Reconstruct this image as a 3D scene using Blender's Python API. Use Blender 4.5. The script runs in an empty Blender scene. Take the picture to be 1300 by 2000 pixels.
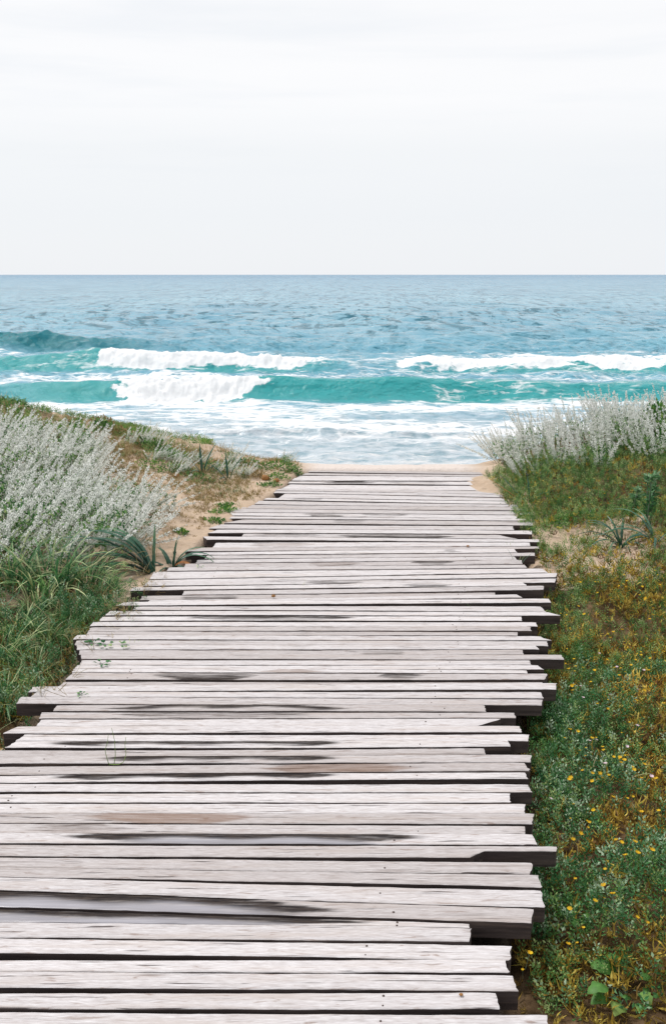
import bpy, math, random
import numpy as np
from mathutils import Vector
random.seed(11)
RNG = np.random.default_rng(5)
SC = bpy.context.scene
COL = SC.collection

# ------------------------------------------------------------------ camera
F, W0, H0 = 1900.0, 1300.0, 2000.0
PITCH = math.atan(464.0 / F)
EYE = 1.65
cp, sp = math.cos(PITCH), math.sin(PITCH)
cam = bpy.data.cameras.new('camera')
cam_ob = bpy.data.objects.new('camera', cam)
COL.objects.link(cam_ob)
cam.sensor_fit = 'HORIZONTAL'
cam.sensor_width = 36.0
cam.lens = F / W0 * 36.0
cam.clip_start = 0.05
cam.clip_end = 90000
cam_ob.location = (0, 0, EYE)
cam_ob.rotation_euler = (math.pi / 2 - PITCH, 0, 0)
SC.camera = cam_ob

def ray(u, v):
    a, b = (u - W0 / 2) / F, (v - H0 / 2) / F
    return a, cp - b * sp, -sp - b * cp          # world direction (x, y, z)

def on_plane(u, v, z=0.0):
    dx, dy, dz = ray(u, v)
    t = (z - EYE) / dz
    return dx * t, dy * t

def to_px(x, y, z):
    z = z - EYE
    dep = y * cp - z * sp
    return W0 / 2 + F * x / dep, H0 / 2 - F * (y * sp + z * cp) / dep

# ------------------------------------------------------------------ numpy noise
def _hash(i, j, s):
    n = (i.astype(np.int64) * 374761393 + j.astype(np.int64) * 668265263 + s * 1274126177) & 0xffffffff
    n = ((n ^ (n >> 13)) * 1274126177) & 0xffffffff
    n = (n ^ (n >> 16)) & 0xffffffff
    return n / 4294967295.0

def vnoise(x, y, s=0):
    x = np.asarray(x, float); y = np.asarray(y, float)
    i, j = np.floor(x), np.floor(y)
    fx, fy = x - i, y - j
    fx = fx * fx * (3 - 2 * fx); fy = fy * fy * (3 - 2 * fy)
    a, b = _hash(i, j, s), _hash(i + 1, j, s)
    c, d = _hash(i, j + 1, s), _hash(i + 1, j + 1, s)
    return (a * (1 - fx) + b * fx) * (1 - fy) + (c * (1 - fx) + d * fx) * fy

def fbm(x, y, s=0, o=4):
    t, a, n = 0.0, 0.5, 0.0
    for k in range(o):
        t = t + a * vnoise(np.asarray(x) * 2 ** k, np.asarray(y) * 2 ** k, s + k * 17)
        n += a; a *= 0.5
    return t / n

def sst(a, b, x):
    t = np.clip((np.asarray(x, float) - a) / (b - a), 0, 1)
    return t * t * (3 - 2 * t)

# ------------------------------------------------------------------ object helpers
def mesh_arrays(name, V, Fq, attrs=None, smooth=False, mats=(), mat_idx=None):
    """V (n,3); Fq (m,4) quads or (m,3) tris"""
    V = np.asarray(V, np.float32); Fq = np.asarray(Fq, np.int32)
    me = bpy.data.meshes.new(name)
    k = Fq.shape[1]
    me.vertices.add(len(V)); me.vertices.foreach_set('co', V.ravel())
    me.loops.add(Fq.size); me.loops.foreach_set('vertex_index', Fq.ravel())
    me.polygons.add(len(Fq))
    me.polygons.foreach_set('loop_start', np.arange(0, Fq.size, k, dtype=np.int32))
    me.polygons.foreach_set('loop_total', np.full(len(Fq), k, dtype=np.int32))
    me.polygons.foreach_set('use_smooth', np.full(len(Fq), bool(smooth)))
    for m in mats: me.materials.append(m)
    if mat_idx is not None: me.polygons.foreach_set('material_index', np.asarray(mat_idx, np.int32))
    for an, av in (attrs or {}).items():
        av = np.asarray(av, np.float32)
        if av.ndim == 1:
            a = me.attributes.new(an, 'FLOAT', 'POINT'); a.data.foreach_set('value', av)
        else:
            a = me.attributes.new(an, 'FLOAT_VECTOR', 'POINT'); a.data.foreach_set('vector', av.ravel())
    me.update(); me.validate()
    return me

def link(name, me, parent=None, loc=None, rz=0.0, sc=1.0):
    o = bpy.data.objects.new(name, me); COL.objects.link(o)
    if parent is not None: o.parent = parent
    if loc is not None: o.location = loc
    if rz: o.rotation_euler = (0, 0, rz)
    if sc != 1.0: o.scale = (sc, sc, sc)
    return o

def tag(o, label=None, cat=None, group=None, kind=None):
    if label: o['label'] = label
    if cat: o['category'] = cat
    if group: o['group'] = group
    if kind: o['kind'] = kind
    return o

def grid_faces(nr, nc, wrap=False):
    r = np.arange(nr - 1)[:, None]; c = np.arange(nc if wrap else nc - 1)[None, :]
    a = r * nc + c; b = r * nc + (c + 1) % nc
    return np.stack([a, b, b + nc, a + nc], -1).reshape(-1, 4)

def join(parts):
    """parts: list of (V,F,rnd) -> merged"""
    Vs, Fs, Rs, n = [], [], [], 0
    for V, Fq, R in parts:
        Vs.append(V); Fs.append(np.asarray(Fq) + n); Rs.append(np.broadcast_to(R, (len(V),))); n += len(V)
    return np.concatenate(Vs), np.concatenate(Fs), np.concatenate(Rs)

def scatter(V, Fq, pos, rz, tilt, tdir, sc, rnd, base_rnd=None, jit=0.0):
    """copies of a small prototype merged into one mesh array"""
    V = np.asarray(V, float); n = len(pos)
    sc = np.asarray(sc, float)
    c, s = np.cos(rz), np.sin(rz)
    X = V[None, :, 0] * c[:, None] - V[None, :, 1] * s[:, None]
    Y = V[None, :, 0] * s[:, None] + V[None, :, 1] * c[:, None]
    Z = np.repeat(V[None, :, 2], n, 0)
    # tilt about a horizontal axis, leaning towards tdir
    ct, st = np.cos(tilt)[:, None], np.sin(tilt)[:, None]
    dx, dy = np.cos(tdir)[:, None], np.sin(tdir)[:, None]
    al = X * dx + Y * dy; pe = -X * dy + Y * dx
    al2 = al * ct + Z * st; Z2 = -al * st + Z * ct
    X2 = al2 * dx - pe * dy; Y2 = al2 * dy + pe * dx
    P = np.stack([X2, Y2, Z2], -1) * sc[:, None, None] + np.asarray(pos)[:, None, :]
    Fa = np.asarray(Fq)[None] + (np.arange(n) * len(V))[:, None, None]
    R = np.repeat(np.asarray(rnd)[:, None], len(V), 1)
    if base_rnd is not None: R = np.clip(R + base_rnd[None, :] * 1.0, 0, 1)
    return P.reshape(-1, 3), Fa.reshape(-1, Fa.shape[-1]), R.reshape(-1)

def ribbon(pts, width, up=(0, 0, 1), fold=0.0, side=None):
    """flat tapering blade along pts; width list; returns quads (with a centre crease if fold)"""
    pts = np.asarray(pts, float); n = len(pts)
    T = np.gradient(pts, axis=0); T /= np.linalg.norm(T, axis=1)[:, None] + 1e-9
    U = np.asarray(up, float)[None].repeat(n, 0)
    S = np.cross(T, U) if side is None else np.asarray(side, float)[None].repeat(n, 0)
    S /= np.linalg.norm(S, axis=1)[:, None] + 1e-9
    N = np.cross(S, T)
    w = np.asarray(width)[:, None]
    if fold:
        L = pts - S * w / 2; R = pts + S * w / 2; C = pts - N * w * fold
        V = np.stack([L, C, R], 1).reshape(-1, 3)
        return V, grid_faces(n, 3)
    V = np.stack([pts - S * w / 2, pts + S * w / 2], 1).reshape(-1, 3)
    return V, grid_faces(n, 2)

def tube(pts, rad, k=5):
    pts = np.asarray(pts, float); n = len(pts)
    T = np.gradient(pts, axis=0); T /= np.linalg.norm(T, axis=1)[:, None] + 1e-9
    ref = np.array([0.31, 0.87, 0.38])
    A = np.cross(T, ref); A /= np.linalg.norm(A, axis=1)[:, None] + 1e-9
    B = np.cross(T, A)
    th = np.arange(k) / k * 2 * np.pi
    rad = np.broadcast_to(np.asarray(rad, float), (n,))
    V = pts[:, None] + (A[:, None] * np.cos(th)[None, :, None] + B[:, None] * np.sin(th)[None, :, None]) * rad[:, None, None]
    return V.reshape(-1, 3), grid_faces(n, k, True)

# ------------------------------------------------------------------ node helpers
class N:
    def __init__(s, name):
        s.m = bpy.data.materials.new(name); s.m.use_nodes = True
        s.t = s.m.node_tree; s.t.nodes.clear()
        s.out = s.t.nodes.new('ShaderNodeOutputMaterial')
    def n(s, typ, ins=None, **kw):
        nd = s.t.nodes.new('ShaderNode' + typ)
        for k, v in kw.items(): setattr(nd, k, v)
        for k, v in (ins or {}).items(): s.set(nd, k, v)
        return nd
    def set(s, nd, k, v):
        sk = nd.inputs[k]
        if isinstance(v, bpy.types.NodeSocket): s.t.links.new(v, sk)
        else: sk.default_value = v
    def attr(s, name): return s.n('Attribute', attribute_name=name)
    def noise(s, vec, scale=1.0, detail=4.0, rough=0.5, dist=0.0):
        return s.n('TexNoise', {'Vector': vec, 'Scale': scale, 'Detail': detail, 'Roughness': rough, 'Distortion': dist}).outputs[0]
    def mapping(s, vec, scale=(1, 1, 1), loc=(0, 0, 0)):
        return s.n('Mapping', {'Vector': vec, 'Scale': scale, 'Location': loc}).outputs[0]
    def ramp(s, fac, stops, interp='LINEAR'):
        r = s.n('ValToRGB', {'Fac': fac}); r.color_ramp.interpolation = interp
        e = r.color_ramp.elements
        while len(e) < len(stops): e.new(0.5)
        for el, (p, c) in zip(e, stops):
            el.position = p; el.color = (c, c, c, 1) if not isinstance(c, tuple) else (*c, 1)
        return r.outputs[0]
    def mix(s, f, a, b, blend='MIX'):
        nd = s.n('Mix', data_type='RGBA', blend_type=blend)
        s.set(nd, 0, f); 
        s.set(nd, 6, a if isinstance(a, bpy.types.NodeSocket) else (*a, 1))
        s.set(nd, 7, b if isinstance(b, bpy.types.NodeSocket) else (*b, 1))
        return nd.outputs[2]
    def math(s, op, a, b=0.0, c=0.0, clamp=False):
        nd = s.n('Math', operation=op, use_clamp=clamp); s.set(nd, 0, a); s.set(nd, 1, b); s.set(nd, 2, c)
        return nd.outputs[0]
    def mrange(s, v, a, b, c=0.0, d=1.0, smooth=False):
        nd = s.n('MapRange', {'Value': v, 'From Min': a, 'From Max': b, 'To Min': c, 'To Max': d}, interpolation_type='SMOOTHSTEP' if smooth else 'LINEAR')
        return nd.outputs[0]
    def surf(s, sh): s.t.links.new(sh, s.out.inputs['Surface']); return s.m
    def bump(s, h, strength, dist, normal=None):
        nd = s.n('Bump', {'Height': h, 'Strength': strength, 'Distance': dist})
        if normal is not None: s.set(nd, 'Normal', normal)
        return nd.outputs[0]
    def bsdf(s, **k):
        nd = s.n('BsdfPrincipled')
        for a, v in k.items():
            a = a.replace('_', ' ')
            if isinstance(v, tuple): v = (*v, 1) if len(v) == 3 else v
            s.set(nd, a, v)
        return nd.outputs[0]

def leaf_mat(name, stops, transl=0.25, rough=0.6, noise_sc=0.0, patch=None, spec=0.3):
    m = N(name)
    r = m.attr('rnd').outputs['Fac']
    col = m.ramp(r, stops)
    pos = m.n('NewGeometry').outputs['Position']
    nz = m.noise(pos, 3.0, 3.0)
    col = m.mix(m.mrange(nz, 0.35, 0.65), col, m.mix(0.55, col, patch if patch else stops[0][1]))
    hs = m.n('HueSaturation', {'Color': col, 'Value': m.mrange(m.noise(pos, 60.0, 1.0), 0.3, 0.7, 0.8, 1.2)})
    col = hs.outputs[0]
    a = m.bsdf(Base_Color=col, Roughness=rough, Specular_IOR_Level=spec)
    t = m.n('BsdfTranslucent', {'Color': col}).outputs[0]
    mx = m.n('MixShader', {0: transl, 1: a, 2: t})
    return m.surf(mx.outputs[0])

def plain_mat(name, col, col2=None, rough=0.7, sc=40.0):
    m = N(name)
    pos = m.n('TexCoord').outputs['Object']
    c = m.mix(m.mrange(m.noise(pos, sc, 3.0), 0.3, 0.7), col, col2 or tuple(x * 0.6 for x in col))
    return m.surf(m.bsdf(Base_Color=c, Roughness=rough))

# ------------------------------------------------------------------ terrain shape
YK = [-400, 0, 1.9, 3.58, 5.0, 6.06, 7.43, 8.41, 60]
XLK = [-1.75, -1.75, -1.5, -1.25, -1.09, -0.83, -0.44, -0.22, -0.22]
XRK = [0.1, 0.1, 0.46, 0.82, 1.13, 1.27, 1.30, 1.27, 1.27]
def XL(y): return np.interp(y, YK, XLK)
def XR(y): return np.interp(y, YK, XRK)

def terrain(x, y):
    x = np.asarray(x, float); y = np.asarray(y, float)
    xl, xr = XL(y), XR(y)
    zr = np.interp(y, [0, 4.6, 5.6, 6.6, 7.9, 8.3], [-0.17, -0.16, -0.08, -0.03, -0.005, 0.012])
    zl = np.interp(y, [0, 4.1, 4.9, 5.6, 7.0, 8.3], [-0.19, -0.17, -0.08, -0.05, -0.02, 0.012])
    # away from the path
    dr = np.clip(x - xr, 0, None); dl = np.clip(xl - x, 0, None)
    rr = np.interp(x, [1.2, 1.9, 2.75, 5, 9, 60], [0, 0.06, 0.20, 0.5, 0.8, 1.2]) * sst(4.6, 8.0, y)
    rr = rr + 0.05 * sst(0.3, 1.0, dr) * sst(2, 3, y)
    rl = np.interp(-x, [0.2, 0.95, 1.65, 2.4, 3.25, 6, 60], [0, 0.05, 0.16, 0.31, 0.47, 0.9, 1.4]) * sst(3.2, 8.2, y)
    zR = zr + rr; zL = zl + rl
    side = sst(-0.3, 1.2, x)
    z = np.where(x > (xl + xr) / 2, zR, zL)
    lump = (fbm(x * 1.3, y * 1.3, 3) - 0.5) * 0.10 + (fbm(x * 6, y * 6, 9) - 0.5) * 0.035 + (fbm(x * 30, y * 30, 19, 2) - 0.5) * 0.008
    dist = np.maximum(x - xr, xl - x)                    # >0 outside path
    z = z + lump * sst(0.0, 0.5, dist) * 1.0 + (fbm(x * 20, y * 20, 5, 2) - 0.5) * 0.008
    z = z + 0.02 * (np.abs(vnoise(x * 7 + 3, y * 6, 55) - 0.5) * 2 - 0.5) * sst(0.0, 0.2, dist)
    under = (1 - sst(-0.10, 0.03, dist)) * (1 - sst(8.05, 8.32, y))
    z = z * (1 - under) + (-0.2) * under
    drift = sst(8.15, 8.7, y)
    mid = sst(-0.45, -0.1, x) * (1 - sst(1.25, 1.5, x)) * sst(8.3, 8.45, y)
    z = z * (1 - 0.75 * mid)
    z = z + 0.015 * drift * (fbm(x * 3, y * 4, 33) - 0.3)
    # sand drift lying over the planks at the far right corner
    crest = 8.42 + 0.12 * (fbm(x * 1.7, x * 0 + 3.3, 8) - 0.5) + 0.65 * sst(0.75, 2.0, np.abs(x - 0.5))
    d = np.clip(y - crest, 0, None)
    z = z - 0.30 * (d - 0.25 * (1 - np.exp(-d / 0.25)))
    z = np.maximum(z, -4.2)
    return z

def hit(u, v):
    """where the sight line of a spot meets the terrain"""
    dx, dy, dz = ray(u, v)
    t = np.linspace(1.5, 30, 2400)
    zz = EYE + dz * t
    h = terrain(dx * t, dy * t)
    k = int(np.argmax(zz < h)) if (zz < h).any() else len(t) - 1
    return dx * t[k], dy * t[k], float(h[k])

# ------------------------------------------------------------------ world and sun
SUN_EL, SUN_AZ = math.radians(58), math.radians(-58)      # azimuth from +Y towards +X
wd = bpy.data.worlds.new('World'); SC.world = wd; wd.use_nodes = True
nt = wd.node_tree; nt.nodes.clear()
wn = N.__new__(N); wn.t = nt
wo = nt.nodes.new('ShaderNodeOutputWorld')
sky = wn.n('TexSky', sky_type='NISHITA', sun_disc=False, sun_elevation=SUN_EL, sun_rotation=SUN_AZ)
tc = wn.n('TexCoord').outputs['Generated']
mp = wn.mapping(tc, (1.2, 1.2, 13.0), (0.3, 0.1, 0.0))
nz = wn.noise(mp, 1.6, 5.0, 0.55, 0.3)
sx = wn.n('SeparateXYZ', {0: tc})
el = wn.mrange(sx.outputs['Z'], 0.0, 0.16)
cloud_lo, cloud_mid, cloud_hi = (0.91, 0.932, 0.965), (0.945, 0.96, 0.98), (1.02, 1.02, 1.03)
base = wn.ramp(el, [(0.0, cloud_lo), (0.35, cloud_lo), (0.72, cloud_mid), (1.0, cloud_hi)])
thick = wn.ramp(nz, [(0.36, (0.93, 0.945, 0.96)), (0.5, (0.99, 0.99, 0.99)), (0.7, (1.01, 1.005, 1.0))])
cl = wn.mix(1.0, base, wn.mix(wn.mrange(sx.outputs['Z'], 0.03, 0.18), (1, 1, 1), thick), 'MULTIPLY')
# thick cloud is brightest towards the sun's side of the sky and overhead
back = wn.mrange(sx.outputs['Y'], -0.9, 0.35, 0.74, 1.0, True)
cl = wn.mix(1.0, cl, wn.n('CombineColor', {0: back, 1: back, 2: back}).outputs[0], 'MULTIPLY')
skyc = wn.n('VectorMath', {0: sky.outputs[0], 1: (0.09, 0.09, 0.09)}, operation='MULTIPLY').outputs[0]
mixc = wn.mix(0.93, skyc, cl)
bg = wn.n('Background', {'Color': mixc, 'Strength': 1.0})
nt.links.new(bg.outputs[0], wo.inputs['Surface'])

sun = bpy.data.lights.new('sun', 'SUN'); sun.energy = 2.6; sun.angle = math.radians(12); sun.color = (1.0, 0.965, 0.92)
so = bpy.data.objects.new('sun', sun); COL.objects.link(so)
d = Vector((math.sin(SUN_AZ) * math.cos(SUN_EL), math.cos(SUN_AZ) * math.cos(SUN_EL), math.sin(SUN_EL)))
so.rotation_euler = d.to_track_quat('Z', 'Y').to_euler(); so.location = d * 50

vs = SC.view_settings
vs.view_transform = 'Standard'; vs.look = 'None'; vs.gamma = 1.0; vs.exposure = 0.0; vs.use_curve_mapping = False
SC.render.engine = 'CYCLES'
SC.cycles.max_bounces = 6; SC.cycles.diffuse_bounces = 4; SC.cycles.glossy_bounces = 3
SC.cycles.transmission_bounces = 4; SC.cycles.caustics_reflective = False; SC.cycles.caustics_refractive = False
SC.render.filter_size = 1.2

# ------------------------------------------------------------------ materials
def mat_sand():
    m = N('dune sand')
    pos = m.n('NewGeometry').outputs['Position']
    soil = m.attr('soil').outputs['Fac']
    dark = m.attr('under').outputs['Fac']; pale = m.attr('pale').outputs['Fac']
    n1 = m.noise(pos, 2.2, 5.0, 0.6); n2 = m.noise(pos, 180.0, 2.0, 0.6); n3 = m.noise(pos, 14.0, 4.0, 0.6)
    c = m.ramp(n1, [(0.3, (0.46, 0.35, 0.255)), (0.55, (0.59, 0.465, 0.355)), (0.75, (0.68, 0.56, 0.45))])
    c = m.mix(m.mrange(n2, 0.3, 0.7), c, m.mix(0.35, c, (0.30, 0.20, 0.13)))
    c = m.mix(m.mrange(n3, 0.5, 0.72), c, (0.48, 0.35, 0.25))
    c = m.mix(m.math('MULTIPLY', pale, 0.8), c, (0.68, 0.615, 0.585))
    peb = m.n('TexVoronoi', {'Vector': pos, 'Scale': 55.0}).outputs['Distance']
    c = m.mix(m.math('MULTIPLY', m.mrange(peb, 0.16, 0.06), m.mrange(m.noise(pos, 7.0, 2.0), 0.5, 0.65)), c, (0.16, 0.10, 0.06))
    sn = m.ramp(m.noise(pos, 9.0, 5.0, 0.65), [(0.3, (0.035, 0.022, 0.013)), (0.5, (0.10, 0.062, 0.032)), (0.7, (0.24, 0.16, 0.09))])
    edge = m.math('ADD', soil, m.math('MULTIPLY', m.math('SUBTRACT', m.noise(pos, 6.0, 5.0, 0.65), 0.5), 1.1))
    c = m.mix(m.mrange(edge, 0.35, 0.65, 0, 1, True), c, sn)
    c = m.mix(dark, c, (0.022, 0.016, 0.012))  # shade below the boards and in their gaps, painted into the ground colour
    bp = m.bump(m.math('ADD', m.noise(pos, 25.0, 4.0, 0.6), m.math('MULTIPLY', n2, 0.25)), 0.8, 0.02)
    return m.surf(m.bsdf(Base_Color=c, Roughness=0.92, Specular_IOR_Level=0.15, Normal=bp))

def mat_plank():
    m = N('weathered plank top')
    g = m.attr('grain').outputs['Vector']
    tone = m.attr('tone').outputs['Fac']; wet = m.attr('wet').outputs['Fac']; pool = m.attr('pool').outputs['Fac']; rust = m.attr('rust').outputs['Fac']
    f1 = m.noise(m.mapping(g, (12, 150, 1)), 1.0, 5.0, 0.7)
    f2 = m.noise(m.mapping(g, (34, 420, 1)), 1.0, 3.0, 0.6)
    f3 = m.noise(m.mapping(g, (1.6, 22, 1)), 1.0, 5.0, 0.62)
    f4 = m.noise(m.mapping(g, (9, 75, 1), (3, 7, 0)), 1.0, 4.0, 0.6, 0.8)
    f5 = m.noise(m.mapping(g, (900, 900, 1)), 1.0, 1.0)
    c = m.ramp(f1, [(0.30, (0.42, 0.375, 0.36)), (0.44, (0.62, 0.59, 0.60)), (0.60, (0.73, 0.712, 0.73))])
    c = m.mix(m.mrange(f2, 0.36, 0.62, 0.5, 0.0), c, (0.34, 0.30, 0.29))
    c = m.mix(m.mrange(f3, 0.50, 0.68, 0.0, 0.55), c, (0.50, 0.43, 0.39))
    c = m.mix(m.mrange(f4, 0.60, 0.70, 0.0, 0.75), c, (0.27, 0.19, 0.155))       # thin grey-brown flecks
    crack = m.noise(m.mapping(g, (4.0, 110, 1), (11, 5, 0)), 1.0, 3.0, 0.5, 0.4)
    c = m.mix(m.mrange(crack, 0.665, 0.70, 0.0, 0.92), c, (0.05, 0.035, 0.035))
    split = m.noise(m.mapping(g, (0.55, 48, 1), (5, 1, 0)), 1.0, 2.0, 0.5, 0.2)
    line = m.math('MULTIPLY', m.mrange(m.math('ABSOLUTE', m.math('SUBTRACT', split, 0.5)), 0.0, 0.014, 1.0, 0.0), m.mrange(m.noise(m.mapping(g, (1.6, 14, 1), (1, 8, 0)), 1.0, 2.0), 0.50, 0.58))
    c = m.mix(m.math('MULTIPLY', line, 0.7), c, (0.10, 0.07, 0.06))
    c = m.mix(m.mrange(f5, 0.3, 0.7, 0.0, 0.10), c, (0.35, 0.32, 0.32))
    c = m.mix(1.0, c, m.ramp(tone, [(0.0, (0.74, 0.715, 0.70)), (0.35, (0.92, 0.915, 0.915)), (1.0, (1.03, 1.03, 1.03))]), 'MULTIPLY')
    brk = m.math('MULTIPLY', m.math('SUBTRACT', m.noise(m.mapping(g, (5.0, 90, 1), (2, 9, 0)), 1.0, 6.0, 0.72), 0.5), 1.9)
    rs = m.mrange(m.math('ADD', rust, m.math('MULTIPLY', brk, 0.8)), 0.35, 1.25, 0.0, 0.8, True)
    c = m.mix(rs, c, (0.20, 0.115, 0.075))
    ws = m.mrange(m.math('ADD', wet, brk), 0.10, 1.0, 0.0, 0.97, True)
    c = m.mix(ws, c, m.mix(m.mrange(f1, 0.4, 0.6), (0.010, 0.009, 0.011), (0.045, 0.034, 0.028)))
    ps = m.mrange(m.math('ADD', pool, m.math('MULTIPLY', brk, 0.6)), 0.1, 1.0, 0, 1, True)
    c = m.mix(m.math('MULTIPLY', ps, 0.85), c, m.mix(m.mrange(f3, 0.4, 0.6), (0.34, 0.335, 0.38), (0.26, 0.25, 0.275)))
    rg = m.mix(ps, m.mix(ws, (0.75,) * 3, (0.7,) * 3), (0.24,) * 3)
    bs = m.math('MULTIPLY', m.math('SUBTRACT', 1.0, ps), 0.55)
    h = m.math('ADD', m.math('MULTIPLY', f1, 0.6), m.math('ADD', m.math('MULTIPLY', f2, 0.3), m.math('MULTIPLY', m.mrange(crack, 0.65, 0.70), -1.5)))
    bp = m.n('Bump', {'Height': h, 'Strength': bs, 'Distance': 0.004}).outputs[0]
    return m.surf(m.bsdf(Base_Color=c, Roughness=m.n('SeparateColor', {0: rg}).outputs[0], Specular_IOR_Level=m.math('ADD', m.math('MULTIPLY', m.math('SUBTRACT', 1.0, ws), 0.3), m.math('MULTIPLY', ps, 0.35)), Normal=bp))

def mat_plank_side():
    m = N('plank edge with painted shade')
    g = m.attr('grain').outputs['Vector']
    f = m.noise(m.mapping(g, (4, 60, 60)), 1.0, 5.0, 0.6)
    c = m.ramp(f, [(0.3, (0.030, 0.021, 0.020)), (0.55, (0.075, 0.055, 0.052)), (0.75, (0.16, 0.115, 0.095))])  # shade on plank fronts and ends is painted in as a darker colour
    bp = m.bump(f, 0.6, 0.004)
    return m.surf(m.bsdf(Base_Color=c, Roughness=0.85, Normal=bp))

def mat_water():
    m = N('sea water')
    pos = m.n('NewGeometry').outputs['Position']
    foam = m.attr('foam').outputs['Fac']; teal = m.attr('teal').outputs['Fac']; silt = m.attr('silt').outputs['Fac']
    far = m.attr('far').outputs['Fac']; calm = m.attr('calm').outputs['Fac']
    b = m.noise(m.mapping(pos, (1.6, 2.6, 1)), 1.0, 5.0, 0.6)
    p1 = m.noise(m.mapping(pos, (0.05, 0.012, 1)), 1.0, 5.0, 0.6)
    deep = m.mix(m.mrange(p1, 0.35, 0.65), (0.125, 0.335, 0.46), (0.19, 0.42, 0.54))
    wob_ = m.n('TexNoise', {'Vector': m.mapping(pos, (0.06, 0.02, 1)), 'Scale': 1.0, 'Detail': 2.0}).outputs['Color']
    pw = m.n('VectorMath', {0: pos, 1: m.n('VectorMath', {0: wob_, 1: (8, 26, 0)}, operation='MULTIPLY').outputs[0]}, operation='ADD').outputs[0]
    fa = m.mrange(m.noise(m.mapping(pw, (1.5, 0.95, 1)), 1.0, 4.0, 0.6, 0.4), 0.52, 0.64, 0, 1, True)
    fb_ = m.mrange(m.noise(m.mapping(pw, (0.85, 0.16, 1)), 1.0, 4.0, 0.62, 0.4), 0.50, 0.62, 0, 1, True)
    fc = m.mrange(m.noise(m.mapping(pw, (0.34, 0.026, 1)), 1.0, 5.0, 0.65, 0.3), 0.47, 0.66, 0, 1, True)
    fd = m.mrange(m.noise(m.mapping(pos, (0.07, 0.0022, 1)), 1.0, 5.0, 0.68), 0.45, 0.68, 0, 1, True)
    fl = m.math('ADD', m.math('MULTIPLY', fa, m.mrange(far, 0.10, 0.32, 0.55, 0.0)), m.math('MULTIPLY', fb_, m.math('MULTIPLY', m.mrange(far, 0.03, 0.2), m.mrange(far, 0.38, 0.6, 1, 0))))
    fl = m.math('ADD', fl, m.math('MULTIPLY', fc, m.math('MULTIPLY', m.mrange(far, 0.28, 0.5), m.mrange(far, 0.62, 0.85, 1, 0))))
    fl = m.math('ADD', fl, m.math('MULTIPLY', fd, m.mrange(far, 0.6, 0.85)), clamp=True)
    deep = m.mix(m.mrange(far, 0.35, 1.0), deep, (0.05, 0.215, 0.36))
    deep = m.mix(fl, deep, m.mix(m.mrange(far, 0.2, 0.9), (0.006, 0.13, 0.19), (0.012, 0.12, 0.22)))  # dark flecks paint in small wave faces that reflect less sky
    c = m.mix(teal, deep, (0.035, 0.315, 0.33))
    swl = m.attr('swell').outputs['Fac']
    c = m.mix(swl, c, (0.008, 0.17, 0.21))
    c = m.mix(silt, c, m.mix(m.mrange(b, 0.40, 0.56), (0.27, 0.35, 0.39), (0.60, 0.62, 0.65)))
    b2 = m.noise(m.mapping(pos, (0.16, 0.36, 1)), 1.0, 6.0, 0.62)
    b3 = m.noise(m.mapping(pos, (0.022, 0.055, 1)), 1.0, 6.0, 0.62)
    b4 = m.noise(m.mapping(pos, (0.004, 0.011, 1)), 1.0, 6.0, 0.6)
    n1 = m.n('Bump', {'Height': b, 'Strength': m.mrange(calm, 0, 1, 1.0, 0.7), 'Distance': 0.20}).outputs[0]
    n2 = m.n('Bump', {'Height': b2, 'Strength': m.mrange(far, 0.0, 0.3, 0.1, 1.0), 'Distance': 1.0, 'Normal': n1}).outputs[0]
    n3 = m.n('Bump', {'Height': b3, 'Strength': m.mrange(far, 0.15, 0.5, 0.0, 1.0), 'Distance': 2.0, 'Normal': n2}).outputs[0]
    n4 = m.n('Bump', {'Height': b4, 'Strength': m.mrange(far, 0.4, 0.8, 0.0, 1.0), 'Distance': 8.0, 'Normal': n3}).outputs[0]
    w = m.bsdf(Base_Color=c, Roughness=m.mrange(far, 0, 1, 0.10, 0.25), IOR=1.333, Specular_IOR_Level=m.math('SUBTRACT', m.math('SUBTRACT', 0.42, m.math('MULTIPLY', fl, 0.22)), m.math('MULTIPLY', m.math('MAXIMUM', teal, m.attr('swell').outputs['Fac']), 0.16), clamp=True), Normal=n4)
    # lacy foam
    wv = m.mapping(pos, (0.55, 1.5, 1.5))
    dsp = m.n('TexNoise', {'Vector': pos, 'Scale': 0.8, 'Detail': 3.0})
    wv2 = m.n('VectorMath', {0: wv, 1: m.n('VectorMath', {0: dsp.outputs['Color'], 1: (0.9, 1.4, 0.9)}, operation='MULTIPLY').outputs[0]}, operation='ADD').outputs[0]
    v1 = m.n('TexVoronoi', {'Vector': wv2, 'Scale': 1.0}, feature='DISTANCE_TO_EDGE').outputs['Distance']
    v2 = m.n('TexVoronoi', {'Vector': wv2, 'Scale': 3.1}, feature='DISTANCE_TO_EDGE').outputs['Distance']
    lace = m.math('MAXIMUM', m.mrange(v1, 0.0, 0.22, 1.0, 0.0), m.mrange(v2, 0.0, 0.22, 0.8, 0.0))
    fn = m.noise(m.mapping(pos, (0.6, 2.4, 2.4)), 1.0, 7.0, 0.72)
    k = m.math('ADD', m.math('MULTIPLY', lace, 0.55), m.math('MULTIPLY', m.math('SUBTRACT', fn, 0.5), 2.3))
    k = m.math('MULTIPLY_ADD', m.math('SUBTRACT', k, 0.15), 0.62, foam)
    k = m.math('MULTIPLY', k, m.mrange(foam, 0.02, 0.14))
    fm = m.mrange(k, 0.38, 0.72, 0.0, 1.0, True)
    fb = m.bump(m.noise(pos, 5.0, 6.0, 0.7), 0.7, 0.12)
    fs = m.bsdf(Base_Color=(0.93, 0.94, 0.955), Roughness=0.9, Specular_IOR_Level=0.1, Normal=fb)
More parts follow.
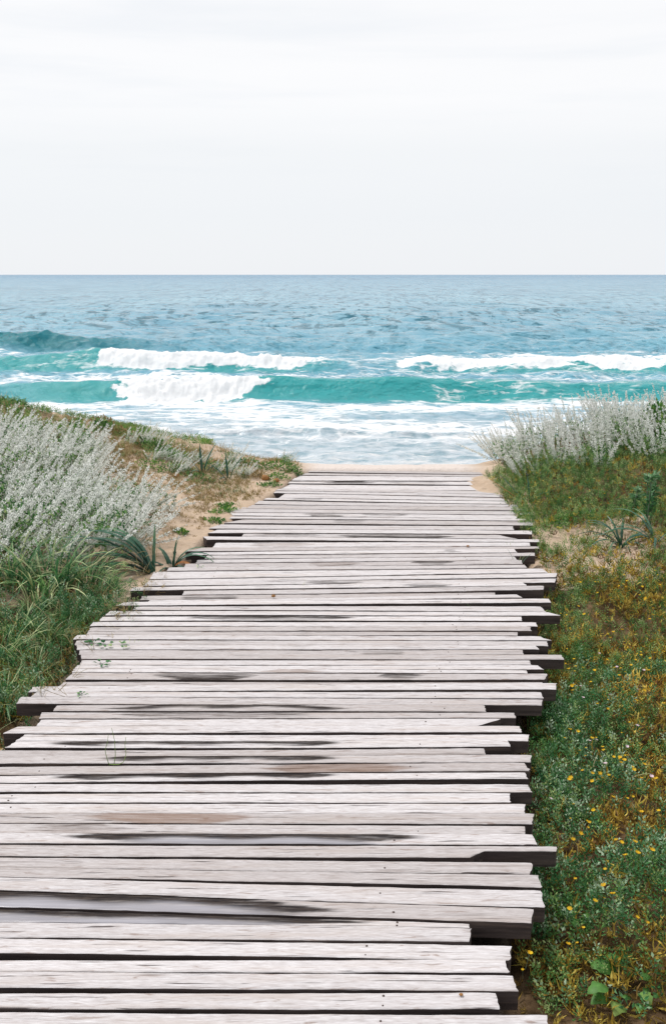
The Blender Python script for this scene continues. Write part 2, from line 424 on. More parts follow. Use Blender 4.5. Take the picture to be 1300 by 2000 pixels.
    fs = m.n('MixShader', {0: 0.30, 1: fs, 2: m.n('BsdfTranslucent', {'Color': (0.93, 0.96, 0.97, 1)}).outputs[0]}).outputs[0]
    mx = m.n('MixShader', {0: fm, 1: w, 2: fs})
    return m.surf(mx.outputs[0])

M_sand = mat_sand(); M_top = mat_plank(); M_side = mat_plank_side(); M_water = mat_water()
M_nail = plain_mat('rusty nail iron', (0.045, 0.03, 0.03), (0.09, 0.05, 0.035), 0.6)
M_silver = leaf_mat('silver felted leaf', [(0.0, (0.40, 0.42, 0.32)), (0.3, (0.78, 0.80, 0.74)), (1.0, (0.93, 0.93, 0.92))], 0.48, 0.85, patch=(0.80, 0.83, 0.78), spec=0.1)
M_stem = leaf_mat('grey green stem', [(0.0, (0.07, 0.12, 0.07)), (1.0, (0.26, 0.32, 0.24))], 0.1, 0.8)
M_green = leaf_mat('small green leaf', [(0.0, (0.012, 0.06, 0.025)), (0.4, (0.05, 0.19, 0.055)), (0.75, (0.19, 0.38, 0.11)), (1.0, (0.50, 0.60, 0.27))], 0.25, 0.5, patch=(0.12, 0.22, 0.04))
M_lime = leaf_mat('fresh green blade', [(0.0, (0.04, 0.16, 0.03)), (0.6, (0.14, 0.33, 0.06)), (1.0, (0.36, 0.48, 0.12))], 0.35, 0.5, patch=(0.05, 0.16, 0.05))
M_blue = leaf_mat('blue green leaf', [(0.0, (0.015, 0.075, 0.03)), (0.45, (0.06, 0.20, 0.075)), (0.8, (0.21, 0.38, 0.20)), (1.0, (0.58, 0.70, 0.52))], 0.25, 0.4, patch=(0.07, 0.22, 0.06))
M_ochre = leaf_mat('dry ochre leaf', [(0.0, (0.07, 0.03, 0.012)), (0.35, (0.25, 0.13, 0.03)), (0.7, (0.60, 0.40, 0.05)), (1.0, (0.88, 0.70, 0.16))], 0.2, 0.7, patch=(0.11, 0.10, 0.02))
M_straw = leaf_mat('dry straw blade', [(0.0, (0.20, 0.13, 0.05)), (0.6, (0.42, 0.30, 0.14)), (1.0, (0.62, 0.50, 0.30))], 0.25, 0.7, patch=(0.22, 0.20, 0.06))
M_grass = leaf_mat('dune grass blade', [(0.0, (0.012, 0.065, 0.03)), (0.42, (0.05, 0.18, 0.06)), (0.78, (0.20, 0.38, 0.13)), (1.0, (0.62, 0.66, 0.34))], 0.3, 0.5, patch=(0.03, 0.11, 0.05))
M_strap = leaf_mat('dark strap leaf', [(0.0, (0.012, 0.055, 0.035)), (0.6, (0.03, 0.12, 0.065)), (1.0, (0.14, 0.27, 0.13))], 0.15, 0.35, patch=(0.02, 0.07, 0.05), spec=0.5)
M_deadleaf = leaf_mat('dead strap leaf', [(0.0, (0.30, 0.10, 0.03)), (1.0, (0.50, 0.28, 0.10))], 0.2, 0.7)
M_yel = leaf_mat('yellow petal', [(0.0, (0.62, 0.36, 0.01)), (1.0, (0.85, 0.60, 0.02))], 0.3, 0.6)
M_pink = leaf_mat('pale pink petal', [(0.0, (0.74, 0.52, 0.60)), (1.0, (0.86, 0.76, 0.80))], 0.3, 0.6)
M_brown = plain_mat('brown burr', (0.22, 0.105, 0.035), (0.40, 0.20, 0.07), 0.9, 90)

# ------------------------------------------------------------------ ground
def axis(segs):
    out = []
    for a, b, n in segs: out += list(np.linspace(a, b, n, endpoint=False))
    out.append(segs[-1][1]); return np.array(out)
gx = axis([(-500, -40, 10), (-40, -8, 16), (-8, -3.4, 46), (-3.4, 3.4, 340), (3.4, 8, 46), (8, 40, 16), (40, 500, 10)])
gy = axis([(-600, -20, 12), (-20, 1.4, 22), (1.4, 5.5, 205), (5.5, 10.5, 330), (10.5, 26, 60)])
GX, GY = np.meshgrid(gx, gy)
GZ = terrain(GX, GY)
dist = np.maximum(GX - XR(GY), XL(GY) - GX)
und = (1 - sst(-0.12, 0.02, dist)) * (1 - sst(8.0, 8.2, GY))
px, py = GX, GY
soilR = sst(-0.12, -0.03, GX - XR(GY)) * (1 - sst(5.1, 5.6, GY + 0.5 * (vnoise(GX * 2, GY * 2, 4) - 0.5))) * 1.0
soilR = np.maximum(soilR, sst(1.35, 1.6, GX) * sst(6.2, 6.8, GY) * 0.9)
soilR = np.maximum(soilR, 0.45 * sst(1.7, 2.0, GX) * sst(4.8, 5.2, GY))
soilR = np.maximum(soilR, sst(2.0, 2.3, GX) * sst(3.0, 4.0, GY))
soilL = sst(0.0, 0.1, XL(GY) - GX) * (1 - sst(4.6, 5.3, GY)) * 0.8
soilL = np.maximum(soilL, sst(1.5, 2.0, -GX) * 0.5)
soil = np.clip(np.maximum(soilR * (GX > 0), soilL * (GX <= 0)), 0, 1) * (1 - sst(9.5, 11, GY))
V = np.stack([GX, GY, GZ], -1).reshape(-1, 3)
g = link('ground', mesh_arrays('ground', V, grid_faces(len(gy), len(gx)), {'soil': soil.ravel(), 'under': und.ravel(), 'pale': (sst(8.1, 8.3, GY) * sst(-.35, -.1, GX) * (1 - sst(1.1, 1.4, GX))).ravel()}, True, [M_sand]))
tag(g, 'pale dune sand with patches of dark soil under the plants', kind='structure')

# ------------------------------------------------------------------ sea
SEA = -3.0
rows = [19.0]
while rows[-1] < 40000:
    y = rows[-1]
    dy = y * y / (972 * 4.65) / 3.0
    dense = 0.075 if (35.8 < y < 41.5) else 0.095 if (45.5 < y < 52.5) else 0.14 if (61.5 < y < 67) else 0.06 if (27.5 < y < 30) else 1e9
    dy = min(dy, dense, max(0.12, y * 0.012)) if y < 600 else dy
    rows.append(y + max(dy, 0.05))
rows = np.array(rows)
th = axis([(math.radians(-72), math.radians(-24), 60), (math.radians(-24), math.radians(24), 1150), (math.radians(24), math.radians(72), 61)])
tt = np.tan(th)
drow = np.gradient(rows)
Y = rows[:, None] * np.ones(len(tt))[None]; X = rows[:, None] * tt[None]
DR = np.maximum(drow[:, None], 0) * np.ones_like(X)
def pxu(x, y): return 650 + 1900 * x / (y * cp + 4.65 * sp)      # horizontal place in the view, used to lay out breakers along X
Z = np.zeros_like(X)
rg = np.random.default_rng(21)
shore = sst(30, 44, Y)
wl = np.exp(rg.uniform(math.log(0.5), math.log(11), 84))
for L in wl:
    ang = math.radians(-90 + rg.normal(0, 40)) if rg.random() < 0.85 else rg.uniform(0, 6.28)
    k = 2 * math.pi / L
    ph = rg.uniform(0, 6.28)
    warp = 1.3 * (vnoise(X / (L * 4) + 5, Y / (L * 4), int(L * 100)) - 0.5) * 4
    amp = 0.0080 * min(L, 5.0) ** 0.66 * (0.5 + vnoise(X / 14 + L, Y / 22, 77) * 1.2)
    fil = sst(2.0, 4.5, L / (DR + 0.001)) * (1 - 0.55 * sst(30, 34, Y) * (1 - sst(41, 46, Y))) * (1 - 0.35 * sst(44, 47, Y) * (1 - sst(51, 58, Y)))
    s = np.sin(k * (X * math.cos(ang) + Y * math.sin(ang)) + ph + warp)
    att = (0.55 + 0.45 * shore) if L < 3 else (0.12 + 0.88 * shore)
    Z += amp * fil * att * (s + 0.35 * (s * s - 0.5) * 1.2)

foam = np.zeros_like(X); teal = np.zeros_like(X)
def breaker(yc, width_f, width_b, amp_fn, wob=0.8, seed=0):
    """returns height, front coordinate"""
    c = yc + wob * (fbm(X / 9.0, X * 0 + seed, seed, 3) - 0.5) * 2
    A = amp_fn(X)
    dY = Y - c
    f = np.where(dY < 0, np.exp(-(np.clip(-dY, 0, None) / width_f) ** 2.0), np.exp(-(np.clip(dY, 0, None) / width_b) ** 1.4))
    return A, dY, f
def U(x, yc): return 650 + 1900 * x / (yc * cp + 4.65 * sp)
# near breaker (38.5 m)
x38 = lambda u: (u - 650) / 1900 * (38.5 * cp + 4.65 * sp)
x49 = lambda u: (u - 650) / 1900 * (49.0 * cp + 4.65 * sp)
x64 = lambda u: (u - 650) / 1900 * (64.0 * cp + 4.65 * sp)
x29 = lambda u: (u - 650) / 1900 * (29.0 * cp + 4.65 * sp)
edge = (fbm(X * 0.9, Y * 1.6, 41, 5) - 0.5)
lump = fbm(X * 1.7, Y * 1.7, 51, 4) + 0.5 * fbm(X * 5, Y * 5, 61, 3)
A, dY, f = breaker(38.1, 0.80, 3.4, lambda x: np.interp(x, [x38(-900), x38(-100), x38(40), x38(240), x38(560), x38(800), x38(1000), x38(1300), x38(2200)], [0.3, 0.3, 0.50, 0.64, 0.80, 0.72, 0.58, 0.56, 0.3]), 0.4, 3)
Z1 = A * f
wh = sst(x38(215), x38(275), X + edge * 1.8 + 0.45 * dY) * (1 - sst(x38(500), x38(562), X + edge * 1.8 - 0.65 * dY))
band = sst(-2.1, -1.0, dY + edge * 1.4) * (1 - sst(-0.1, 1.5, dY + edge * 1.4))
roll = np.exp(-((dY + 0.75) / 0.55) ** 2) * 0.42 * wh
Z1 = Z1 + roll * (0.6 + 0.6 * (lump - 0.75)) + wh * band * (lump - 0.75) * 0.30
foam = np.maximum(foam, wh * band * 1.25)
face = sst(-2.3, -1.1, dY) * (1 - sst(0.0, 1.2, dY))
teal = np.maximum(teal, face * sst(0.3, 0.6, A))
foamcut = 1 - 0.75 * face * sst(0.3, 0.6, A) * (1 - sst(x38(780), x38(860), X)) * (1 - np.clip(wh * band, 0, 1))
lip = np.exp(-((dY - 0.10) / 0.22) ** 2) * sst(0.45, 0.6, A)
foam = np.maximum(foam, lip * 0.30 * sst(x38(560), x38(1000), X))
foam = np.maximum(foam, face * 0.20 * sst(x38(760), x38(840), X) * (1 - sst(x38(1150), x38(1300), X)))
foam = np.maximum(foam, np.exp(-((dY + 1.9) / 0.35) ** 2) * 0.42 * (A > 0.35))
# second breaker (49 m)
A2, dY2, f2 = breaker(49.2, 1.0, 4.0, lambda x: np.interp(x, [x49(-900), x49(-40), x49(60), x49(185), x49(400), x49(570), x49(720), x49(800), x49(1000), x49(1300), x49(2300)], [0.3, 0.55, 0.75, 0.98, 0.80, 0.55, 0.30, 0.42, 0.55, 0.62, 0.3]), 0.7, 9)
Z2 = A2 * f2
wh2 = sst(x49(180), x49(198), X + edge * 1.0) * (1 - sst(x49(560), x49(735), X + edge * 2))
wh2b = sst(x49(765), x49(800), X + edge * 2)
b2 = sst(-1.7, -0.6, dY2 + edge * 1.6) * (1 - sst(0.0, 2.0, dY2 + edge * 2))
b2n = sst(-1.2, -0.3, dY2 + edge * 1.6) * (1 - sst(0.0, 2.0, dY2 + edge * 2))
thin = np.interp(X, [x49(190), x49(570), x49(720)], [1, 0.85, 0.45])
foam = np.maximum(foam, 1.2 * wh2 * b2 * thin)
foam = np.maximum(foam, 1.0 * wh2b * b2n)
Z2 = Z2 + np.exp(-((dY2 + 0.7) / 0.6) ** 2) * 0.30 * wh2 * (0.6 + 0.6 * (lump - 0.75)) + (wh2 * b2 + wh2b * b2n) * (lump - 0.75) * 0.28
face2 = sst(-2.6, -1.3, dY2) * (1 - sst(0.0, 1.4, dY2))
teal = np.maximum(teal, face2 * sst(0.25, 0.6, A2) * 0.95)
teal = np.maximum(teal, 0.4 * sst(-7, -2, dY2) * (1 - sst(-1.5, 0, dY2)) * sst(x49(620), x49(900), X))
foam = np.maximum(foam, 0.60 * sst(0.0, 1.0, dY2) * (1 - sst(5, 10, dY2)) * sst(x49(820), x49(1100), X + edge * 8))
foam = np.maximum(foam, 0.36 * sst(0.0, 1.0, dY2) * (1 - sst(4, 9, dY2)) * sst(x49(330), x49(480), X + edge * 8))
foam = np.maximum(foam, 0.56 * sst(-7.5, -5.5, dY2 + edge * 2) * (1 - sst(-3.4, -2.0, dY2 + edge * 2)) * (1 - 0.4 * sst(x49(560), x49(700), X)))
# swell further out on the left
A3, dY3, f3 = breaker(64.5, 1.6, 5.0, lambda x: np.interp(x, [x64(-700), x64(-60), x64(20), x64(120), x64(300), x64(480), x64(900), x64(1250), x64(1600)], [0.3, 0.75, 0.95, 0.75, 0.42, 0.16, 0.18, 0.32, 0.2]), 1.2, 15)
Z3 = A3 * f3
swell = (0.95 * sst(-3.2, -1.5, dY3) * (1 - sst(0, 1.4, dY3)) * sst(0.25, 0.7, A3))
teal = np.maximum(teal, 0.2 * sst(-3.4, -1.5, dY3) * (1 - sst(0, 2, dY3)) * sst(0.25, 0.7, A3))
foam = np.maximum(foam, 0.40 * sst(-5.5, -4.2, dY3) * (1 - sst(-3.6, -2.6, dY3)) * (1 - sst(x64(200), x64(420), X)))
for (yy, uu, ww, aa) in ((95, 250, 5, .42), (78, 240, 4, .36), (88, 830, 6, .38), (76, 1150, 9, .42), (110, 640, 7, .45), (130, 1050, 7, .5), (120, 100, 7, .4), (72, 860, 5, .26), (150, 500, 8, .5), (165, 900, 9, .5)):
    xc = (uu - 650) / 1900 * (yy * cp + 1)
    Z += aa * np.exp(-((X - xc) / ww) ** 2) * np.exp(-(np.abs(Y - yy - 0.8 * np.sin(X / 3)) / (1.0 + yy / 60)) ** 1.7)
# foam sheet in front of the near breaker, small shore wavelet
dYw = Y - (28.9 + 0.9 * (fbm(X / 5, X * 0 + 2, 71, 3) - 0.5) * 2)
Aw = np.interp(X, [x29(100), x29(330), x29(420), x29(800), x29(900), x29(1000)], [0.03, 0.05, 0.15, 0.13, 0.07, 0.02])
Zw = Aw * np.where(dYw < 0, np.exp(-(dYw / 0.13) ** 2), np.exp(-(np.clip(dYw, 0, None) / 0.9) ** 1.5))
sheet = sst(0.0, 0.5, dYw) * (1 - sst(36.3, 37.2, Y + edge * 1.5))
patch = fbm(X / 3.6 + 4, Y / 1.25, 91, 4)
foam = np.maximum(foam, sheet * np.clip(0.44 + (patch - 0.5) * 0.8 + 0.08 * np.exp(-((Y - 30.2) / 1.0) ** 2), 0, 1.0))
hol = sst(x29(560), x29(780), X) * (1 - sst(x29(1000), x29(1080), X)) * np.exp(-((Y - 32.2) / 0.9) ** 2)
foam = foam * (1 - 0.62 * hol * sheet)
Z += 0.16 * np.exp(-(np.abs(Y - 32.4) / 0.5) ** 2) * sst(x29(560), x29(740), X)
foam = np.maximum(foam, np.exp(-((dYw - 0.02) / 0.07) ** 2) * 0.45 * sst(0.05, 0.12, Aw))
foam = np.maximum(foam, 0.36 * sst(39.6, 40.6, Y) * (1 - sst(42, 44.5, Y + edge * 4)))
foam = np.maximum(foam, 0.34 * (1 - sst(0, 4, -dYw)) * (dYw < 0))
foam = np.maximum(foam, 0.22 + 0.30 * (fbm(X / 10, Y / 3, 95, 4) - 0.5)) * (Y < 60) + foam * (Y >= 60)
foam = foam * np.where(foam < 0.6, foamcut, 1.0)
Z = Z * (1 - 0.7 * np.clip(np.maximum(wh * band, wh2 * b2), 0, 1)) + Z1 + Z2 + Z3 + Zw
silt = (1 - sst(27.5, 38, Y)) * 0.75
teal = np.maximum(teal, 0.08 * (1 - sst(55, 90, Y)) * sst(36, 40, Y)) * (1 - 0.6 * silt)
far = np.clip(np.log(Y / 45) / math.log(2500 / 45), 0, 1)
calm = 1 - sst(30, 38, Y)
V = np.stack([X, Y, SEA + Z], -1).reshape(-1, 3)
me = mesh_arrays('sea', V, grid_faces(len(rows), len(tt)), {'foam': foam.ravel(), 'teal': teal.ravel(), 'swell': swell.ravel(), 'silt': silt.ravel(), 'far': far.ravel(), 'calm': calm.ravel()}, True, [M_water])
w = tag(link('sea', me), 'blue green sea with white breaking waves reaching the horizon', kind='structure')
print('sea verts', len(V))

# ------------------------------------------------------------------ boardwalk
# rows: left (v back, v front, u back, u front), right (v back, v front, u back, u front); None u = runs out of frame
B = [
 (917,921,606,602, 921,925,940,942),(923,926.5,596,590, 926.5,929.5,945,945),
 (928,932,584,577, 930,934,948,950),(933.5,938.5,575,568, 935,939.5,952,955),
 (940,943,566,562, 941,947,960,965),(944.5,953,566,548, 948.5,957,972,978),
 (954.5,958,541,531, 958,965,998,998),(959,962.5,538,534, 966,971,980,983),
 (963.5,972,556,544, 972,977.5,984,986),(973,976,520,514, 978.5,984,990,995),
 (978,984,498,484, 985.5,989.5,1010,1014),(986,993,458,444, 990.5,997,1032,1038),
 (994.6,1000.6,449,447, 998,1004.5,1040,1041),(1001.6,1007.4,449,454, 1005.6,1012,1013,1006),
 (1008.6,1012.6,452,448, 1013,1016.5,1028,1029),(1015.4,1022,474,437, 1017.5,1025,1040,1040),
 (1024.6,1032.4,430,408, 1027.5,1034.5,1001,1003),(1034.3,1041.2,424,406, 1035.4,1042.5,1038,1038),
 (1042.6,1047.6,475,472, 1044.5,1051.6,974,1010),(1049,1055,396,404, 1052.6,1057.6,1052,1053),
 (1059.5,1069,422,414, 1059.2,1065.4,1034,1035),(1070,1077.6,395,362, 1066.3,1070.8,1052,1052),
 (1078.4,1083.6,376,374, 1071.8,1079,1003,1010),(1084.6,1091.2,405,400, 1080,1086,1043,1044),
 (1093,1099.6,386,383, 1087,1093.6,1004,1010),(1100.6,1107,362,360, 1094.8,1101.6,1018,1020),
 (1108,1115,330,326, 1102.8,1108.6,1024,1028),(1116,1130,300,292, 1110,1117.6,1058,1069),
 (1132.4,1138,292,288, 1118.6,1126.6,1088,1085),(1138.8,1144.4,284,280, 1128.8,1135.6,1086,1083),
 (1146.6,1152.6,260,254, 1136.4,1144,1020,1028),(1153.6,1161,360,356, 1145.8,1153,1061,1061),
 (1163,1171,277,273, 1154,1160.8,966,966),(1172,1175.8,292,288, 1161.6,1167.2,1009,1020),
 (1177,1183.8,246,226, 1168,1175.4,1071,1076),(1186,1192.4,264,259, 1183,1193.6,1056,1065),
 (1193.4,1202,215,205, 1194.6,1201.6,1068,1094),(1204.6,1213,200,194, 1204,1212.2,1017,1019),
 (1215,1223,182,176, 1214.4,1223,1046,1050),(1225,1233,178,172, 1224,1232.4,1034,1037),
 (1233.8,1241,172,168, 1233.2,1240,1010,1010),(1242.4,1250,150,142, 1241.8,1249.2,1053,1077),
 (1251,1259.4,150,146, 1252,1260.6,1067,1070),(1260.6,1269,150,150, 1261.4,1268,1045,1052),
 (1270,1278,156,154, 1268.8,1277,1020,1022),(1279,1288,158,158, 1278.6,1288,1095,1101),
 (1289,1298.8,160,156, 1288.8,1297.8,1033,1037),(1300.4,1307,150,146, 1299,1308,1049,1062),
 (1307.6,1314,144,140, 1309,1314.6,1028,1030),(1315,1328,142,128, 1315.4,1326.6,1070,1063),
 (1330.4,1339.4,124,115, 1329.6,1334,1059,1060),(1340.8,1351,65,55, 1335,1347,1086,1085),
 (1352,1361,71,60, 1352,1363,1056,1061),(1362.6,1376,42,31, 1364.4,1375.8,1058,1057),
 (1377,1388.4,111,104, 1376.6,1389.6,946,948),(1391,1403.4,82,76, 1391.2,1401.6,1003,1007),
 (1405.6,1418.4,80,70, 1402.4,1417,981,930),(1419.4,1433,35,5, 1418.4,1430,1014,1018),
 (1435,1447.4,48,31, 1433.6,1445.6,1033,1030),(1448.4,1460.4,31,9, 1446.6,1459,990,997),
 (1466,1478.8,None,None, 1462,1473,944,948),(1479.8,1493,None,None, 1474,1487.8,1037,1036),
 (1498,1513.6,None,None, 1491,1506.8,1023,1033),(1514.4,1527,None,None, 1507.8,1518.8,1025,1030),
 (1532,1547,None,None, 1530,1545.6,1029,1039),(1550,1566.6,None,None, 1547,1564.8,995,996),
 (1568,1585.8,None,None, 1566,1583.8,1027,1023),(1589,1607.6,None,None, 1585.4,1606,1044,1038),
 (1609,1627,None,None, 1610,1627,1027,1024),(1628.4,1646.6,None,None, 1628.4,1648,1040,1048),
 (1649,1670.4,None,None, 1654,1674.4,1087,1084),(1673,1692,None,None, 1683,1705.4,1040,1034),
 (1695,1714,None,None, 1708.6,1733,1050,1057),(1715.4,1739.4,None,None, 1739.8,1773,1056,1063),
 (1742,1773,None,None, 1774.4,1803,1041,1036),(1775.4,1799.6,None,None, 1804,1811,916,916),
 (1801.6,1830,None,None, 1813,1840,920,916),(1831,1860,None,None, 1841.8,1871,997,995),
 (1874.4,1897,None,None, 1872.4,1898.6,985,993),(1899,1930,None,None, 1907,1937.6,1000,1012),
 (1940,1970,None,None, 1938.6,1970.6,969,974),(1974,2010,None,None, 1981,2014,1068,1072),
 (2014,2046,None,None, 2020,2052,1030,1036),(2052,2090,None,None, 2058,2096,1075,1080),(2096,2136,None,None, 2102,2142,1010,1012),
]
# wet stains: (v near the middle, u0, u1, depth of stain, pooled water 0..1, rust 0..1)
STAINS = [
 (1750,-260,700,1.0,1.0,.2),(1786,-420,790,1.0,1.0,.5),(1637,90,860,1.0,1.0,.1),(1600,120,545,.15,0,1.0),(1617,30,265,.40,0,.6),
 (1520,60,705,1.0,.8,.2),(1503,470,850,.35,0,1.0),(1486,165,690,1.0,.8,.1),(1454,45,720,1.0,.9,.2),
 (1396,200,640,.55,0,.5),(1383,185,705,.95,.7,.2),(1322,285,520,.9,0,.3),(1321,735,830,.8,0,.2),
 (1208,345,715,.85,.3,.2),(1197,400,650,.3,0,.3),(1275,690,800,.5,0,.3),(1167,340,480,.7,0,.2),(1137,585,720,.75,0,.4),(1141,780,890,.7,0,.2),
 (1098,800,890,.8,0,.3),(1100,590,715,.5,0,.7),(1050,640,905,.9,.3,.3),(1046,480,640,.55,0,.3),(1016,780,840,.9,0,.2),(1019,640,720,.5,0,.3),
 (1003,585,690,.7,0,.5),(1009,700,800,.5,0,.3),(941,625,740,.95,0,.2),(946,735,880,.5,0,.4),(974,560,640,.6,0,.2),(1228,620,700,.3,0,.5),(1312,500,640,.3,0,.9),
 (1254,300,520,.3,0,.3),(1066,470,620,.4,0,.6),(1074,855,900,.6,0,.3)]
bw = bpy.data.objects.new('boardwalk', None); COL.objects.link(bw)
bw.location = (0, 0, 0)
tag(bw, 'weathered grey wooden boardwalk of uneven planks leading to the sea', 'boardwalk')
prev_z = 0
nails = []
ns, PC = 96, np.array([0.0, 0.03, 0.2, 0.4, 0.6, 0.8, 0.97, 1.0])
EDGEZ = np.array([-0.0022, -0.0002, 0, 0, 0, 0, -0.0002, -0.0022])
stringer_x = []
for bi, (lvb, lvf, lub, luf, rvb, rvf, rub, ruf) in enumerate(B):
    off = lub is None
    ul = 0 if off else lub; ul2 = 0 if off else luf
    LB, LF = np.array(on_plane(ul, lvb)), np.array(on_plane(ul2, lvf))
    RB, RF = np.array(on_plane(rub, rvb)), np.array(on_plane(ruf, rvf))
    if off:
        xe = float(XL((LB[1] + LF[1]) / 2)) + random.uniform(-0.14, 0.1)
        def ext(A, Bp, x): return A + (Bp - A) * ((x - A[0]) / (Bp[0] - A[0]))
        LB = ext(LB, RB, xe + random.uniform(-.01, .01)); LF = ext(LF, RF, xe + random.uniform(-.02, .01))
    zo = random.uniform(-0.0012, 0.0010) + (0.0012 if bi % 2 else 0) - (0.004 if random.random() < .15 else 0)
    if bi < 3: zo -= 0.004
    thick = random.uniform(0.046, 0.056)
    tilt = random.uniform(-0.0025, 0.0025); roll_ = random.uniform(-0.002, 0.002)
    s = np.linspace(0, 1, ns)[:, None]; t = PC[None, :]
    # lines along the plank
    Pb = LB[None] + (RB - LB)[None] * s; Pf = LF[None] + (RF - LF)[None] * s
    wid = np.linalg.norm(Pb - Pf, axis=1)
    wob = (fbm(s[:, 0] * 9, s[:, 0] * 0 + bi, 100) - 0.5) * 0.006 + (fbm(s[:, 0] * 50, s[:, 0] * 0 + bi, 110, 2) - 0.5) * 0.002
    wob2 = (fbm(s[:, 0] * 9, s[:, 0] * 0 + bi, 200) - 0.5) * 0.006 + (fbm(s[:, 0] * 50, s[:, 0] * 0 + bi, 210, 2) - 0.5) * 0.002
    sc_ = np.minimum(1, wid / 0.06)
    Pb[:, 1] += (wob - 0.0002) * sc_; Pf[:, 1] += (wob2 + 0.0002) * sc_
    XX = Pb[:, None, 0] + (Pf - Pb)[:, None, 0] * t; YY = Pb[:, None, 1] + (Pf - Pb)[:, None, 1] * t
    if bi == 56:                                     # broken tip: front edge torn away
        cut = sst(0.80, 1.0, s) * 0.0
    if bi == 70:                                     # split end: front half broken off near the right end
        m_ = sst(0.895, 0.90, s); YY = YY + 0 * m_
        tmax = 1 - 0.55 * sst(0.885, 0.905, s)
        YY = Pb[:, None, 1] + (Pf - Pb)[:, None, 1] * np.minimum(t, tmax)
    for ii_ in (0, ns - 1):
        XX[ii_] += np.array([random.gauss(0, .0016) for _ in range(len(PC))]) * sc_[ii_]
    warp = 0.0018 * np.sin(s * math.pi * random.uniform(0.6, 1.6) + random.uniform(0, 3))
    cup = random.uniform(0.0, 0.0025) * (1 - 4 * (t - 0.5) ** 2) * -1
    ZZ = zo + tilt * (s - 0.5) * 2 + roll_ * (t - 0.5) + warp + cup + EDGEZ[None, :] * random.uniform(0.6, 1.1) + (fbm(XX * 20, YY * 60, 300 + bi, 2) - 0.5) * 0.0015
    endr = np.zeros(ns); endr[0] = endr[-1] = -0.001; ZZ = ZZ + endr[:, None]
    # wet map
    uu, vv = to_px(XX, YY, 0.0)
    wet = np.zeros_like(XX); pool = np.zeros_like(XX); rust = np.zeros_like(XX)
    for (sv, u0, u1, dp, pl, rs) in STAINS:
        mu = min(max((u0 + u1) / 2, 20), 1000)
        k = int(np.argmin(np.abs(uu[:, 3] - mu)))
        if not (vv[k].min() - 0.6 <= sv < vv[k].max() + 0.6): continue
        a = (uu - u0) / (u1 - u0)
        ins = (a > -0.05) & (a < 1.05)
        dd = np.minimum(a, 1 - a) * (u1 - u0)                 # pixels from the nearer end
        endf = 0.17 * (u1 - u0)
        prof = sst(-0.02 * (u1 - u0), endf, dd - np.abs(t - (0.3 if bi % 2 else 0.6)) * endf * 1.6 + 6 * np.sin(t * 7 + bi))
        if pl > 0.5:
            core = sst(0.75 * endf, 2.2 * endf, dd + (t - .5) * endf) * sst(0.05, 0.75, t + 0.10 * np.sin(a * 9) + .08 * np.sin(a * 23))
            wv = np.clip(prof * (2.2 if pl > .95 else 1.7), 0, 1) * (1 - (0.5 if pl > .95 else 0.86) * core)
            pool = np.maximum(pool, ins * core * (1.0 if pl > .95 else 0.22))
            wet = np.maximum(wet, ins * wv * dp * (1.05 - 0.15 * t))
        else:
            sh = np.clip(prof * 1.7, 0, 1) * (1 - 0.5 * np.abs(t - random.choice([0.2, 0.8])) * 1.4)
            wet = np.maximum(wet, ins * sh * dp)
        rust = np.maximum(rust, ins * prof * rs)
    ends = np.clip(1 - np.minimum(s, 1 - s) * 40, 0, 1) * 0.15
    wet = np.maximum(wet, ends * np.ones_like(XX))
    top = np.stack([XX, YY, ZZ], -1)
    nt_ = len(PC)
    bot = top.copy(); bot[..., 2] = zo - thick
    Vt = top.reshape(-1, 3); nv = len(Vt)
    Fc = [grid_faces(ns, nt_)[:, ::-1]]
    # separate vertices for sides so edges stay crisp
    side_loop = [(i, 0) for i in range(ns)] + [(ns - 1, j) for j in range(1, nt_)] + [(i, nt_ - 1) for i in range(ns - 2, -1, -1)] + [(0, j) for j in range(nt_ - 2, 0, -1)]
    li = np.array(side_loop)
    up = top[li[:, 0], li[:, 1]]; lo = bot[li[:, 0], li[:, 1]]
    n_ = len(li)
    Vall = np.concatenate([Vt, up, lo, bot.reshape(-1, 3)])
    a = nv + np.arange(n_); b = nv + (np.arange(n_) + 1) % n_
    sf = np.stack([a, b, b + n_, a + n_], -1)
    bf = grid_faces(ns, nt_) + nv + 2 * n_
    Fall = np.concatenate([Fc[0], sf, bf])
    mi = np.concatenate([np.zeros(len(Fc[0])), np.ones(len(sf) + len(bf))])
    grain = Vall.copy(); grain[:, 0] += bi * 3.71; grain[:, 1] += bi * 1.37
    pad = lambda q: np.concatenate([q.ravel(), np.zeros(len(Vall) - nv)])
    tone = np.full(len(Vall), random.uniform(0.0, 1.0) if random.random() < .8 else random.uniform(0, .2))
    cen = np.array([(LB[0] + RB[0]) / 2, (LB[1] + LF[1]) / 2, 0])
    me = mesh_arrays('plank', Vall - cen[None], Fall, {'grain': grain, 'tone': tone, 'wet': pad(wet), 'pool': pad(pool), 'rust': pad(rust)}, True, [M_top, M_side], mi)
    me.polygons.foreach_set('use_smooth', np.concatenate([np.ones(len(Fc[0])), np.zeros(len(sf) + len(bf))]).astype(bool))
    pk = link('plank', me, bw, tuple(cen))
    if bi == 56: pk['label'] = 'plank with a splintered pointed right end'
    if bi == 70: pk['label'] = 'long plank with a split, broken right end'
    # nails over the two outer stringers
    ym = (LB[1] + RF[1]) / 2
